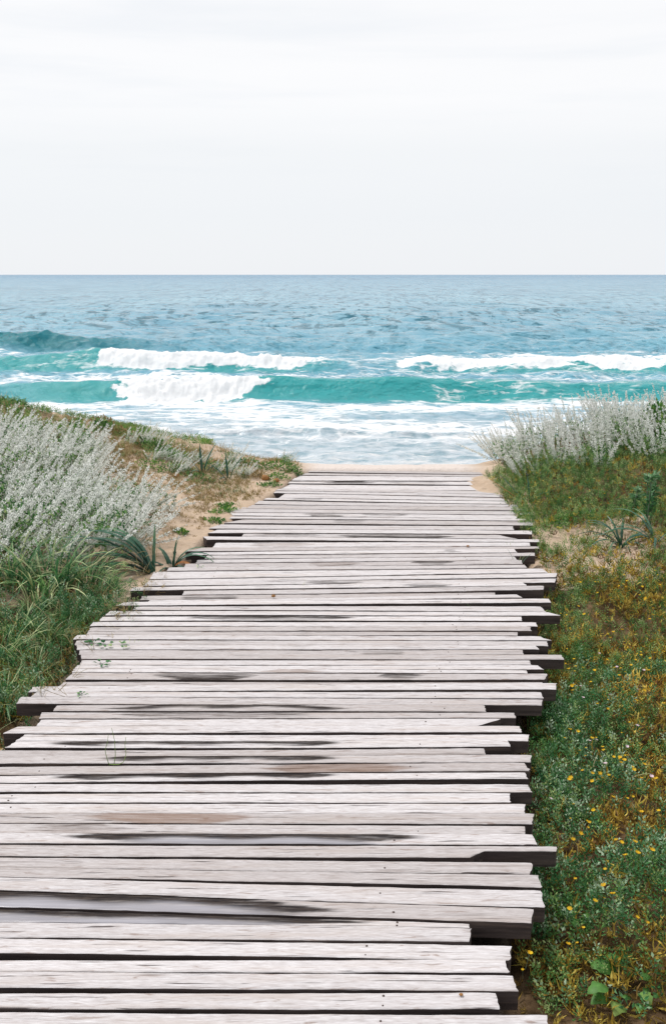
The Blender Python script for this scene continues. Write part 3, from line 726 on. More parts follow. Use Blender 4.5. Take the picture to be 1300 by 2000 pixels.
    for fr in (0.17, 0.81):
        if random.random() < (0.72 if fr < .5 else 0.3): continue
        xn = float(XL(ym) + (XR(ym) - XL(ym)) * fr) + random.uniform(-0.035, 0.035)
        smax = (RB[0] + RF[0]) / 2; smin = (LB[0] + LF[0]) / 2
        if ym > 5.6 or not (smin + 0.05 < xn < smax - 0.05): continue
        for tt_ in ((0.3, 0.72) if random.random() < 0.45 else (random.uniform(0.35, 0.65),)):
            sN = (xn - smin) / (smax - smin)
            ii = min(ns - 1, max(0, int(sN * (ns - 1)))); jj = int(np.argmin(np.abs(PC - tt_)))
            p = top[ii, jj]
            nails.append((pk, cen, p))
# nail head mesh
k = 8; ang = np.arange(k) / k * 2 * np.pi
ring1 = np.stack([np.cos(ang) * 0.0045, np.sin(ang) * 0.0045, ang * 0 + 0.0], -1)
ring2 = np.stack([np.cos(ang) * 0.0038, np.sin(ang) * 0.0038, ang * 0 + 0.0016], -1)
ring3 = np.stack([np.cos(ang) * 0.0012, np.sin(ang) * 0.0012, ang * 0 + 0.0022], -1)
ring0 = ring1 * 0.6 + np.array([0, 0, -0.01])
me_nail = mesh_arrays('nail', np.concatenate([ring0, ring1, ring2, ring3]), grid_faces(4, k, True), None, True, [M_nail])
for pk, cen, p in nails:
    link('nail', me_nail, pk, tuple(np.array(p) - cen), 0, random.uniform(0.5, 0.85))
# stringers under the planks
for fr in (0.20, 0.5, 0.80):
    ys = np.linspace(1.3, 8.2, 24)
    xs = XL(ys) + (XR(ys) - XL(ys)) * fr
    q = []
    for dx, z in ((-0.04, -0.064), (0.04, -0.064), (0.04, -0.17), (-0.04, -0.17)):
        q.append(np.stack([xs + dx, ys, np.full_like(ys, z)], -1))
    Vs = np.stack(q, 1).reshape(-1, 3)
    gr = Vs[:, [1, 0, 2]]
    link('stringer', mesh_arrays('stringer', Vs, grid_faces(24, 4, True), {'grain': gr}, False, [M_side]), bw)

# ------------------------------------------------------------------ plants
def leaf_quad(L, Wd, up=0.0):
    """diamond leaf lying along +X from the origin"""
    return np.array([[0, 0, 0], [L * .5, -Wd / 2, up * .5], [L, 0, up], [L * .5, Wd / 2, up * .5]])
LQ = np.array([[0, 1, 2, 3]])

def orient_leaves(P, D, L, Wd, rg, sag=0.0):
    """P base points (n,3), D directions (n,3): one diamond each"""
    n = len(P); D = D / (np.linalg.norm(D, axis=1)[:, None] + 1e-9)
    ref = rg.normal(size=(n, 3)); S = np.cross(D, ref); S /= np.linalg.norm(S, axis=1)[:, None] + 1e-9
    Nn = np.cross(D, S)
    L = np.broadcast_to(L, (n,))[:, None]; Wd = np.broadcast_to(Wd, (n,))[:, None]
    a = P; b = P + D * L * .45 - S * Wd * .5 + Nn * L * sag; c = P + D * L; d_ = P + D * L * .45 + S * Wd * .5 + Nn * L * sag
    V = np.stack([a, b, c, d_], 1).reshape(-1, 3)
    return V, np.arange(4 * n).reshape(-1, 4)

def silver_variant(seed, lean, leandir, n_st=30, h=0.36, rad=0.16):
    rg = np.random.default_rng(seed)
    leaves, stems = [], []
    for i in range(n_st):
        r = rad * math.sqrt(rg.random()); a = rg.uniform(0, 6.28)
        b = np.array([r * math.cos(a), r * math.sin(a), -0.02])
        H = h * rg.uniform(0.65, 1.12)
        ld = leandir + rg.normal(0, 0.5); ln = max(0.02, lean + rg.normal(0, 0.2))
        outv = np.array([math.cos(a), math.sin(a), 0]) * r * 0.9
        tt = np.linspace(0, 1, 9)[:, None]
        dirv = np.array([math.cos(ld), math.sin(ld), 0]) * math.sin(ln)
        P = b + (dirv[None] * tt ** 1.15 + np.array([0, 0, math.cos(ln)])[None] * tt) * H + outv[None] * tt
        P[:, :2] += rg.normal(0, 0.004, (9, 2)) * tt
        V, Fq = tube(P, np.linspace(0.0022, 0.0011, 9), 3); stems.append((V, Fq, rg.random()))
        m = int(66 * H / 0.36)
        q = rg.uniform(0.22, 1.0, m); q.sort()
        idx = q * 8; i0 = np.clip(idx.astype(int), 0, 7); fr = (idx - i0)[:, None]
        PP = P[i0] * (1 - fr) + P[i0 + 1] * fr
        ax = P[i0 + 1] - P[i0]; ax /= np.linalg.norm(ax, axis=1)[:, None]
        az = np.arange(m) * 2.4 + rg.uniform(0, 6)
        e1 = np.cross(ax, [0.2, 0.9, 0.3]); e1 /= np.linalg.norm(e1, axis=1)[:, None]; e2 = np.cross(ax, e1)
        out = e1 * np.cos(az)[:, None] + e2 * np.sin(az)[:, None]
        D = ax * 0.75 + out * rg.uniform(0.5, 1.1, m)[:, None]
        Ls = 0.026 * (1.15 - 0.55 * q) * rg.uniform(0.8, 1.2, m)
        V, Fq = orient_leaves(PP, D, Ls, Ls * 0.52, rg, 0.1)
        leaves.append((V, Fq, np.repeat(np.clip(0.05 + 0.95 * q + rg.normal(0, .12, m), 0, 1), 4)))
    return join(leaves), join(stems)

def basal(seed, n=120, rad=0.17, h=0.10, L=0.035):
    rg = np.random.default_rng(seed)
    r = rad * np.sqrt(rg.random(n)); a = rg.uniform(0, 6.28, n)
    P = np.stack([r * np.cos(a), r * np.sin(a), rg.uniform(0, h, n)], -1)
    D = rg.normal(size=(n, 3)); D[:, 2] = np.abs(D[:, 2]) + 0.3
    V, Fq = orient_leaves(P, D, L * rg.uniform(.5, 1.2, n), L * 0.35, rg, 0.1)
    return V, Fq, np.repeat(rg.random(n), 4)

def make_variants(n, seed, lean, ld, **kw):
    out = []
    for i in range(n):
        lv, st = silver_variant(seed + i, lean, ld, **kw)
        ba = basal(seed + 100 + i, 320, kw.get('rad', 0.16) * 1.2, 0.21)
        out.append((mesh_arrays('silver_foliage', lv[0], lv[1], {'rnd': lv[2]}, False, [M_silver]),
                    mesh_arrays('stems', st[0], st[1], {'rnd': st[2]}, True, [M_stem]),
                    mesh_arrays('basal_leaves', ba[0], ba[1], {'rnd': ba[2]}, False, [M_green])))
    return out

def place_plant(name, meshes, x, y, rz, sc, label, cat, group, names):
    o = bpy.data.objects.new(name, None); COL.objects.link(o)
    o.location = (x, y, float(terrain(x, y))); o.rotation_euler = (0, 0, rz); o.scale = (sc, sc, sc)
    tag(o, label, cat, group)
    for nm, me in zip(names, meshes):
        c = bpy.data.objects.new(nm, me); COL.objects.link(c); c.parent = o
    return o

def min_dist_pts(cands, dmin):
    keep = []
    for p in cands:
        if all((p[0] - q[0]) ** 2 + (p[1] - q[1]) ** 2 > (dmin * p[2]) ** 2 for q in keep): keep.append(p)
    return keep
SN = ('silver_foliage', 'stems', 'basal_leaves')
# left dune: dense leaning stand
varL = make_variants(5, 1000, 0.68, 0.15, n_st=25, h=0.38, rad=0.15)
cands = []
rp = random.Random(4)
for _ in range(6000):
    x, y = rp.uniform(-3.6, -0.9), rp.uniform(5.35, 8.0)
    edge_x = np.interp(y, [5.35, 5.7, 6.0, 6.6, 7.2, 7.8, 8.4, 9.3], [-1.55, -1.36, -1.24, -1.46, -1.80, -2.0, -2.05, -2.1])
    if x > edge_x + 0.10 * math.sin(y * 7): continue
    if y < 5.9 and x < -1.45 and rp.random() < 0.3: continue
    cands.append((x, y, 1.0))
cands = [c for c in cands if vnoise(c[0] * 2.2, c[1] * 2.2, 61) > .22]
ptsL = min_dist_pts(cands, 0.21)
for (x, y, _) in ptsL:
    place_plant('silver_bush', rp.choice(varL), x, y, rp.uniform(-.35, .35), rp.uniform(0.82, 1.08) * float(np.interp(y, [6.5, 8], [1, .72])),
                'silver spiked dune plant leaning right in the dense stand on the left dune', 'plant', 'silver plants in the left stand', SN)
# thinner bushes towards the ridge
for (u, v, s_) in ((300, 900, .5), (345, 925, .45), (262, 870, .6), (385, 905, .38), (345, 905, .42), (432, 925, .45), (452, 905, .5), (470, 930, .4), (300, 872, .45), (560, 905, .35)):
    x, y, z = hit(u, v)
    place_plant('silver_bush', rp.choice(varL), x, y, rp.uniform(-1, 1), s_, 'small silver plant scattered on the sand near the left ridge', 'plant', 'small silver plants near the left ridge', SN)
# right dune: upright stand
varR = make_variants(5, 2000, 0.22, 2.6, n_st=22, h=0.42, rad=0.16)
varR2 = make_variants(3, 2050, 0.62, 3.0, n_st=25, h=0.38, rad=0.15)
cands = []
for _ in range(4000):
    x, y = rp.uniform(1.55, 4.0), rp.uniform(7.05, 9.3)
    fx = np.interp(x, [1.50, 1.6, 1.9, 2.4, 3.0, 4.0], [7.95, 7.75, 7.75, 7.55, 7.3, 7.05])
    if y < fx: continue
    cands.append((x, y, 1.0))
ptsR = min_dist_pts(cands, 0.29)
for (x, y, _) in ptsR:
    vs_ = rp.choice(varR2 if x < 1.78 else varR)
    place_plant('silver_bush', vs_, x, y, rp.uniform(-.3, .3), rp.uniform(0.78, 1.0) * (0.85 if x < 1.75 else 1.0),
                'upright silver spiked plant in the stand on the right dune' if x >= 1.78 else 'silver spiked plant leaning out over the path at the right stand', 'plant',
                'silver plants in the right stand' if x >= 1.78 else 'leaning silver plants by the path end', SN)
print('silver', len(ptsL), len(ptsR))

def blades(seed, n, H, rad, Wd, lean=0.5, curl=1.2, ld=None, spread=0.6, k=8, fold=0.0):
    rg = np.random.default_rng(seed); parts = []
    for i in range(n):
        r = rad * math.sqrt(rg.random()); a = rg.uniform(0, 6.28)
        b = np.array([r * math.cos(a), r * math.sin(a), -0.01])
        dirn = a + rg.normal(0, 0.6) if ld is None else ld + rg.normal(0, spread)
        h = H * rg.uniform(0.5, 1.1); th0 = abs(rg.normal(lean * .4, 0.2)); th1 = th0 + curl * rg.uniform(0.4, 1.3)
        ths = np.linspace(th0, th1, k); st = h / (k - 1)
        pr = np.cumsum(np.r_[0, np.sin(ths[:-1]) * st]); pz = np.cumsum(np.r_[0, np.cos(ths[:-1]) * st])
        sw = rg.normal(0, 0.10) * (np.linspace(0, 1, k) ** 2) * h
        P = b + np.stack([pr * math.cos(dirn) - sw * math.sin(dirn), pr * math.sin(dirn) + sw * math.cos(dirn), pz], -1)
        w_ = Wd * rg.uniform(.7, 1.2) * np.array([0.6] + list(np.linspace(1, 0.9, k - 3)) + [0.6, 0.08])
        side = np.array([-math.sin(dirn + rg.normal(0, .5)), math.cos(dirn), rg.normal(0, .2)])
        V, Fq = ribbon(P, w_, side=side, fold=fold)
        parts.append((V, Fq, np.clip(rg.random() + np.repeat(np.linspace(-.2, .35, k), 3 if fold else 2), 0, 1)))
    return join(parts)

def blade_mesh(name, mat, *a, **k):
    V, Fq, R = blades(*a, **k)
    return mesh_arrays(name, V, Fq, {'rnd': R}, False, [mat])

# grass tussocks (left)
tus = [(blade_mesh('green_blades', M_grass, 31 + i, 115, 0.42, 0.12, 0.0092, lean=.5, curl=2.0), blade_mesh('dry_blades', M_straw, 61 + i, 26, 0.32, 0.12, 0.004, lean=1.2, curl=1.3)) for i in range(3)]
def tussock(u, v, s_, i, label, rz=0.0, group=None):
    x, y, z = hit(u, v)
    return place_plant('grass_tussock', tus[i % 3], x, y, rz, s_, label, 'grass', group, ('green_blades', 'dry_blades'))
tussock(95, 1165, 1.0, 0, 'large arching green grass tussock below the silver stand', 0.3)
tussock(165, 1150, 0.8, 1, 'green grass tussock nearest the left edge of the walkway planks', 1.2)
tussock(30, 1150, 0.95, 2, 'green grass tussock at the left edge of the photo below the silver stand', 2.0)
tussock(20, 1085, 0.7, 1, 'dark grass tussock tucked under the silver stalks at far left', 4.0)
for i, (u, v, s_) in enumerate(((40, 1250, .55), (90, 1270, .5), (10, 1300, .6), (130, 1260, .42), (60, 1330, .5), (5, 1400, .55), (150, 1215, .45), (195, 1180, .45), (70, 1205, .55), (215, 1155, .35))):
    tussock(u, v, s_, i, 'small ragged grass tuft in the low growth left of the walkway', i * 1.3, 'small grass tufts left of the walkway')

# strap-leaved lilies, every leaf a part
def lily(u, v, specs, label, name='strap_leaf_lily', LS=1.35):
    x, y, z = hit(u, v)
    o = bpy.data.objects.new(name, None); COL.objects.link(o); o.location = (x, y, z); tag(o, label, 'plant')
    rg = np.random.default_rng(int(u * 7 + v))
    for (dirn, H, th0, th1, wd, dead) in specs:
        H *= LS; wd *= LS * .95
        k = 14; ths = np.linspace(0, 1, k) ** 1.0 * (th1 + .35 * (th1 > 1.4) - th0) + th0; st = H / (k - 1)
        pr = np.cumsum(np.r_[0.01, np.sin(ths[:-1]) * st]); pz = np.cumsum(np.r_[-0.02, np.cos(ths[:-1]) * st])
        gz = np.maximum(pz, -0.02 + 0.01 * np.linspace(0, 1, k))
        P = np.stack([pr * math.cos(dirn), pr * math.sin(dirn), gz], -1)
        P[:, :2] += rg.normal(0, 0.0015, (k, 2))
        w_ = wd * np.array([.75, .85, .95, 1, 1, 1, 1, .97, .92, .84, .72, .55, .32, .05])
        tw = rg.normal(0, 0.25)
        V, Fq = ribbon(P, w_, side=(-math.sin(dirn), math.cos(dirn), tw), fold=0.22)
        R = np.clip(np.repeat(np.linspace(0.2, 0.8, k), 3) + rg.normal(0, .15), 0, 1)
        l = link('leaf', mesh_arrays('leaf', V, Fq, {'rnd': R}, True, [M_deadleaf if dead else M_strap]), o)
        if dead: l['label'] = 'withered orange brown leaf'
    return o
PI = math.pi
lily(300, 1118, [(PI * .98, .40, .3, 1.75, .022, 0), (PI * 1.02, .38, .5, 1.9, .021, 0), (PI * .94, .36, .15, 1.8, .022, 0), (PI * 1.05, .34, .7, 1.9, .02, 0), (PI * 1.1, .30, .9, 1.8, .02, 0),
      (PI * .9, .30, .05, 1.5, .02, 0), (PI * 1.0, .24, .9, 1.7, .02, 0), (PI * 1.25, .22, .9, 1.9, .018, 0), (PI * .8, .26, .3, 1.6, .018, 0), (PI * 1.0, .44, .6, 1.65, .02, 0), (PI * 1.08, .42, .35, 1.9, .02, 0), (PI * .96, .28, .6, 2.0, .02, 0), (PI * 1.15, .36, .6, 1.8, .02, 0), (PI * .88, .36, .5, 1.8, .02, 0), (PI * .5, .2, .1, .6, .014, 0)],
     'dark green strap-leaved lily arching left beside the planks', LS=1.55)
lily(336, 1112, [(0.0, .15, .1, .25, .015, 0), (PI * .9, .13, .3, .6, .018, 0), (.1, .24, .35, 2.2, .018, 0), (-.2, .26, .4, 2.3, .016, 0), (-.5, .16, .3, 2.5, .016, 1), (-.9, .16, .6, 2.2, .02, 0), (-.15, .28, 1.3, 1.75, .017, 0),
      (PI * .35, .15, .1, .5, .013, 0), (.3, .2, .2, 1.6, .015, 0), (-.7, .20, 1.2, 1.8, .018, 1), (PI * 1.1, .2, .7, 1.9, .02, 0), (PI * .7, .18, .4, 1.6, .018, 0), (.6, .2, .5, 1.9, .017, 0), (PI * 1.4, .16, .8, 2.0, .018, 0)],
     'strap-leaved lily with a withered orange leaf flopping onto the planks')
lily(1212, 1068, [(PI * .9, .17, .6, 2.1, .012, 0), (PI * 1.1, .2, .5, 2.2, .012, 0), (PI * .6, .2, .2, 1.4, .011, 0), (PI * 1.3, .2, .5, 2.2, .012, 0), (.2, .16, .5, 1.8, .012, 0), (PI * 1.5, .18, .5, 2.3, .012, 0), (PI * 1.0, .24, .1, 1.5, .012, 0), (PI * 1.7, .15, .4, 1.9, .011, 0), (PI * .75, .26, .2, 1.8, .012, 0), (PI * .95, .26, .5, 2.0, .014, 0), (PI * .4, .24, .2, 1.6, .013, 0), (PI * 1.05, .2, .3, 1.9, .014, 0), (PI * .1, .22, .4, 2.0, .013, 0), (PI * 1.2, .14, .8, 2.2, .012, 0)],
     'small dark strap-leaved plant in the low growth right of the path')
lily(1278, 1060, [(PI * .9, .24, .4, 1.9, .014, 0), (PI * 1.15, .22, .5, 2.1, .014, 0), (PI * .6, .26, .2, 1.5, .013, 0), (PI * 1.4, .2, .5, 2.2, .014, 0), (PI * .75, .3, .15, 1.7, .014, 0), (.3, .2, .5, 1.9, .013, 0), (PI * 1.0, .28, .6, 1.9, .014, 0)],
     'dark strap-leaved plant at the right edge beside the tall spurge')
lily(1035, 982, [(PI * .92, .27, .75, .85, .012, 0), (PI * .55, .17, .2, .6, .012, 0), (.15, .16, .2, 1.9, .011, 0), (.1, .2, .45, 1.7, .010, 0), (PI * 1.02, .3, 1.0, .95, .010, 1)],
     'sparse lily with long straight leaves at the foot of the right silver stand')
lily(395, 925, [(PI * .6, .2, .1, .5, .016, 0), (PI * .2, .22, .2, .8, .016, 0), (PI, .18, .4, 1.0, .016, 0), (PI * 1.4, .16, .7, 1.5, .015, 0), (.2, .15, .6, 1.3, .015, 0)],
     'stubby grey green lily on the sand left of the path end')
lily(445, 935, [(PI * .6, .18, .1, .4, .015, 0), (PI * .1, .2, .3, .9, .014, 0), (PI, .16, .5, 1.1, .014, 0), (PI * 1.4, .14, .8, 1.6, .014, 0)],
     'lily with upright leaves nearest the far left plank ends')

# sea spurge stalks, right
def spurge(u, v, H, s_, label, nhead=4):
    x, y, z = hit(u, v)
    o = bpy.data.objects.new('spurge', None); COL.objects.link(o); o.location = (x, y, z); tag(o, label, 'plant')
    rg = np.random.default_rng(int(u)); st, lv = [], []
    for i in range(nhead):
        a = rg.uniform(0, 6.28); ln = rg.uniform(.0, .25); h = H * rg.uniform(.65, 1)
        tt = np.linspace(0, 1, 8)[:, None]
        P = np.array([math.cos(a), math.sin(a), 0])[None] * (0.02 + tt * ln * h) + np.array([0, 0, 1.]) * tt * h
        V, Fq = tube(P, np.linspace(.004, .0028, 8) * s_, 5); st.append((V, Fq, .4))
        m = 60; q = np.r_[rg.uniform(.25, .85, m // 2), rg.uniform(.88, 1.0, m // 2)]
        PP = P[0] + (P[-1] - P[0]) * q[:, None]
        D = rg.normal(size=(m, 3)) * [1, 1, .35] + [0, 0, .5]
        V, Fq = orient_leaves(PP, D, rg.uniform(.022, .036, m) * s_, .011 * s_, rg, .12)
        lv.append((V, Fq, np.repeat(np.clip(.2 + .7 * q * rg.uniform(.6, 1.1, m), 0, 1), 4)))
    a_, b_ = join(st), join(lv)
    link('stem', mesh_arrays('stem', a_[0], a_[1], {'rnd': a_[2]}, True, [M_stem]), o)
    link('leaves', mesh_arrays('leaves', b_[0], b_[1], {'rnd': b_[2]}, False, [M_blue]), o)
spurge(1262, 1030, .40, 1.5, 'tall blue green spurge with whorled leaf heads at the right edge')
spurge(1222, 1025, .28, 1.3, 'shorter spurge left of the tall one by the dark strap-leaved plant', 3)
spurge(330, 1000, .12, .7, 'low spurge tuft on bare sand left of the path', 2)

# broad leaved weeds
def broadleaf(x, y, z, s_, n, name, label, mat=M_lime, cat='plant', up=.6, group=None):
    o = bpy.data.objects.new(name, None); COL.objects.link(o); o.location = (x, y, z); tag(o, label, cat, group)
    rg = np.random.default_rng(int(abs(x) * 991 + abs(y) * 77)); st, lv = [], []
    for i in range(n):
        a = rg.uniform(0, 6.28); el_ = rg.uniform(.25, 1.0) * up; h = s_ * rg.uniform(.6, 1)
        P = np.array([[0, 0, 0], [math.cos(a) * h * .3, math.sin(a) * h * .3, h * el_ * .7], [math.cos(a) * h * .6, math.sin(a) * h * .6, h * el_]])
        V, Fq = tube(P, [.0022 * s_ * 10 * .5] * 3, 4); st.append((V, Fq, .5))
        k = 7; tt = np.linspace(0, 1, k)
        L = s_ * rg.uniform(.35, .6)
        Q = P[-1] + np.stack([math.cos(a) * L * tt, math.sin(a) * L * tt, L * .25 * np.sin(tt * 2.6) - .1 * L * tt], -1)
        w_ = L * .75 * np.array([.15, .7, 1, .95, .8, .5, .05]) * (1 + .15 * rg.normal(size=k))
        V, Fq = ribbon(Q, w_, side=(-math.sin(a), math.cos(a), rg.normal(0, .25)), fold=.15)
        lv.append((V, Fq, np.clip(.5 + rg.normal(0, .2) + np.repeat(tt, 3) * .2, 0, 1)))
    a_, b_ = join(st), join(lv)
    link('stem', mesh_arrays('stem', a_[0], a_[1], {'rnd': a_[2]}, True, [M_stem]), o)
    link('leaves', mesh_arrays('leaves', b_[0], b_[1], {'rnd': b_[2]}, True, [mat]), o)
    return o
for (u, v, s_, n, lb) in ((1222, 1962, .11, 9, 'bright green broad-leaved weed near the bottom right corner'), (1112, 1808, .075, 8, 'bright green broad-leaved weed beside the long overhanging plank end'),
                          (1290, 1940, .07, 6, 'small green weed at the right edge near the bottom corner'), (1250, 1985, .05, 5, 'tiny seedling in bare soil at the bottom right')):
    x, y, z = hit(u, v); broadleaf(x, y, z + .02, s_, n, 'broadleaf_weed', lb)

def clump(u, v, R, H, n, L, mat, name, label, cat='plant', group=None, zadd=0.0, seed=None):
    """low rounded leafy clump: short shoots plus leaves"""
    x, y, z = hit(u, v)
    rg = np.random.default_rng(seed or int(u * 3 + v))
    o = bpy.data.objects.new(name, None); COL.objects.link(o); o.location = (x, y, z + zadd); tag(o, label, cat, group)
    r = R * np.sqrt(rg.random(n)); a = rg.uniform(0, 6.28, n)
    bx = r * np.cos(a) * (1 + .25 * np.sin(a * 3)); by = r * np.sin(a) * .8
    hz = H * (1 - (r / R) ** 2 * .8) * rg.uniform(.25, 1, n)
    P = np.stack([bx, by, hz], -1)
    P[:, 2] += terrain(x + bx, y + by) - z
    D = np.stack([bx, by, hz], -1) / R + rg.normal(0, .7, (n, 3)); D[:, 2] += .4
    V, Fq = orient_leaves(P, D, L * rg.uniform(.6, 1.2, n), L * .5, rg, .15)
    link('leaves', mesh_arrays('leaves', V, Fq, {'rnd': np.repeat(rg.random(n), 4)}, False, [mat]), o)
    st = []
    for i in range(max(6, n // 16)):
        j = rg.integers(n); P0 = np.array([bx[j] * .3, by[j] * .3, 0.0])
        V, Fq = tube(np.array([P0, (P0 + P[j]) / 2 + [0, 0, .01], P[j]]), [.002, .0016, .001], 4); st.append((V, Fq, .4))
    s_ = join(st); link('stem', mesh_arrays('stem', s_[0], s_[1], {'rnd': s_[2]}, True, [M_stem]), o)
    return o
# leafy shrub tops rising above the right stand
for (u, v, R, H, lb) in ((1278, 850, .14, .30, 'green leafy shrub poking above the right silver stand'), (1310, 880, .18, .34, 'green leafy shrub at the right edge behind the silver stalks')):
    x, y, z = hit(u, v)
    clump(u, v, R, H, 420, .045, M_lime, 'leafy_shrub', lb, 'shrub')
# ridge succulents (left)
for i, (u, v, R, H, mat) in enumerate(((12, 775, .20, .16, M_lime), (62, 790, .18, .12, M_lime), (110, 800, .15, .10, M_green), (150, 812, .15, .10, M_lime), (20, 800, .22, .12, M_green), (205, 832, .13, .09, M_straw), (235, 850, .12, .08, M_straw),
      (300, 878, .14, .10, M_green), (330, 893, .10, .07, M_lime), (270, 862, .12, .08, M_straw), (155, 868, .10, .22, M_lime), (200, 838, .1, .09, M_green))):
    clump(u, v, R, H, 260, .032, mat, 'dune_herb', 'low leafy herb on the crest of the left dune', 'plant', 'low herbs along the left dune crest')
for i, (u, v, R, H, mat) in enumerate(((355, 925, .13, .05, M_green), (300, 915, .14, .06, M_lime), (385, 938, .12, .05, M_green), (420, 915, .14, .06, M_green), (470, 908, .14, .05, M_lime), (520, 915, .13, .06, M_lime), (552, 915, .10, .10, M_lime), (575, 922, .10, .06, M_green),
      (540, 935, .10, .05, M_lime), (500, 930, .12, .04, M_straw), (585, 930, .06, .04, M_green), (435, 1000, .09, .03, M_lime), (420, 1020, .07, .025, M_lime), (355, 1042, .04, .02, M_lime), (440, 990, .06, .02, M_lime), (525, 950, .08, .03, M_green), (350, 890, .12, .05, M_straw), (250, 925, .15, .05, M_straw))):
    clump(u, v, R, H, int(60 + 900 * R), .024, mat, 'sand_creeper', 'small green creeper patch on the sand left of the path end', 'plant', 'creeper patches on the sand left of the path')
for i, (u, v, R, H, mat, lb) in enumerate(((1095, 1022, .10, .06, M_lime, 'bright green moss-like mat on bare sand right of the path'), (1140, 1014, .12, .06, M_lime, 'bright green mat beside yellow flowers on the sand strip'),
      (1165, 1145, .13, .07, M_lime, 'fresh green patch in the low growth right of the widest planks'), (1130, 1290, .07, .07, M_lime, 'fresh green patch beside the jutting plank right of the walkway'))):
    clump(u, v, R, H, 420, .020, mat, 'green_mat', lb, 'plant')

# ------------------------------------------------------------------ ground cover as stuff
def sprig_proto(seed, n, H, L, Wr):
    rg = np.random.default_rng(seed)
    q = np.linspace(.15, 1, n); az = np.arange(n) * 2.4
    P = np.stack([.004 * np.cos(az), .004 * np.sin(az), q * H], -1)
    D = np.stack([np.cos(az), np.sin(az), .35 + .9 * q], -1) + rg.normal(0, .15, (n, 3))
    V, Fq = orient_leaves(P, D, L * rg.uniform(.7, 1.2, n), L * Wr, rg, .15)
    return V, Fq, np.repeat(q * .5 - .25 + rg.normal(0, .1, n), 4)
def curl_proto(seed, n, H, L):
    rg = np.random.default_rng(seed); parts = []
    for i in range(n):
        a = rg.uniform(0, 6.28); h = H * rg.uniform(.3, 1.)
        P = [[0, 0, 0]]
        for j in range(3): P.append([P[-1][0] + math.cos(a) * L * .35, P[-1][1] + math.sin(a) * L * .35, h * (j + 1) / 3 + rg.normal(0, .2) * h]); a += rg.normal(0, .7)
        V, Fq = ribbon(np.array(P), np.array([.2, .9, 1, .1]) * L * .22, side=rg.normal(size=3))
        parts.append((V, Fq, rg.random() * .5 - .25))
    return join(parts)

def region_pts(rect, dens, fn, seed):
    rg = np.random.default_rng(seed); x0, x1, y0, y1 = rect
    n = int((x1 - x0) * (y1 - y0) * dens)
    x = rg.uniform(x0, x1, n); y = rg.uniform(y0, y1, n)
    p = fn(x, y); k = rg.random(n) < p
    return x[k], y[k], rg

def stuff(name, label, mat, protos, rect, dens, fn, seed, sc=(.7, 1.3), tilt=.5, zoff=0.0, lift=None):
    x, y, rg = region_pts(rect, dens, fn, seed)
    Vs, Fs, Rs, n0 = [], [], [], 0
    which = rg.integers(len(protos), size=len(x))
    for i, (pv, pf, pr) in enumerate(protos):
        k = which == i; m = int(k.sum())
        if not m: continue
        z = terrain(x[k], y[k]) + zoff
        if lift is not None: z = z + lift(x[k], y[k]) * rg.uniform(0.2, 1, m)
        s_ = rg.uniform(*sc, m)
        V, Fq, R = scatter(pv, pf, np.stack([x[k], y[k], z], -1), rg.uniform(0, 6.28, m), np.abs(rg.normal(0, tilt, m)), rg.uniform(0, 6.28, m), s_, rg.random(m), np.asarray(pr))
        Vs.append(V); Fs.append(Fq + n0); Rs.append(R); n0 += len(V)
    me = mesh_arrays(name, np.concatenate(Vs), np.concatenate(Fs), {'rnd': np.concatenate(Rs)}, False, [mat])
    tag(link(name, me), label, name.replace('_', ' ') if False else 'ground cover', None, 'stuff')
    print(name, len(x), n0)

sprigs = [sprig_proto(i, 13, .045, .0125, .55) for i in range(4)]
fine = [sprig_proto(20 + i, 16, .05, .009, .6) for i in range(3)]
curls = [curl_proto(40 + i, 7, .04, .026) for i in range(4)]
smallblades = []
for i in range(3):
    V_, F_, R_ = blades(500 + i, 7, .085, .012, .0026, lean=.5, curl=1.0, k=6)
    smallblades.append((V_, F_, R_ - .5))
longblades = []
for i in range(3):
    V_, F_, R_ = blades(520 + i, 5, .19, .012, .0028, lean=.6, curl=1.3, k=7)
    longblades.append((V_, F_, R_ - .5))
nA = lambda x, y: fbm(x * 2.1, y * 2.1, 401, 4)
nB = lambda x, y: fbm(x * 2.6 + 9, y * 2.6, 402, 4)
nC = lambda x, y: fbm(x * 5 + 3, y * 5, 403, 3)
def rmask(x, y):          # right low growth, beside the planks
    m = sst(-0.06, 0.02, x - XR(y) + .08 * (nC(x, y) - .5))
    m = np.where(y > 8.0, m * sst(.05, .25, x - XR(y)), m)
    sandy = sst(5.15, 5.5, y) * (1 - sst(6.15, 6.6, y)) * (1 - sst(1.70, 2.1, x + .5 * (nC(x, y) - .5))) * np.clip((.62 - nC(x * 1.7, y * 1.7)) * 9, 0, 1)
    bare = (1 - sst(2.02, 2.12, y)) * .9
    return m * (1 - .97 * sandy) * (1 - bare)
def lmask(x, y):          # left low growth
    m = sst(-0.06, 0.04, XL(y) - x + .14 * (nC(x, y) - .5)) * np.clip((vnoise(x * 3.1, y * 3.1, 71) - .12) * 7, 0, 1)
    return m * (1 - sst(4.55, 5.1, y - .25 * (-(x + 1.2))))
bump_r = lambda x, y: (.05 + .12 * sst(.45, .7, nA(x, y))) * (.35 + .65 * sst(.05, .35, x - XR(y)))
RR = (.3, 3.4, 1.7, 8.6); RN = (.3, 2.0, 1.7, 4.3); LR = (-3.2, -.9, 2.6, 6.2)
stuff('blue_green_ground_cover', 'small blue green leaves carpeting the ground right of the boardwalk', M_blue, sprigs, RN, 2600,
      lambda x, y: rmask(x, y) * np.clip((nA(x * 1.5, y * 1.5) - .42) * 5, .06, .85) * (1 - sst(3.9, 4.6, y + .8 * (nB(x, y) - .5))), 1, lift=bump_r)
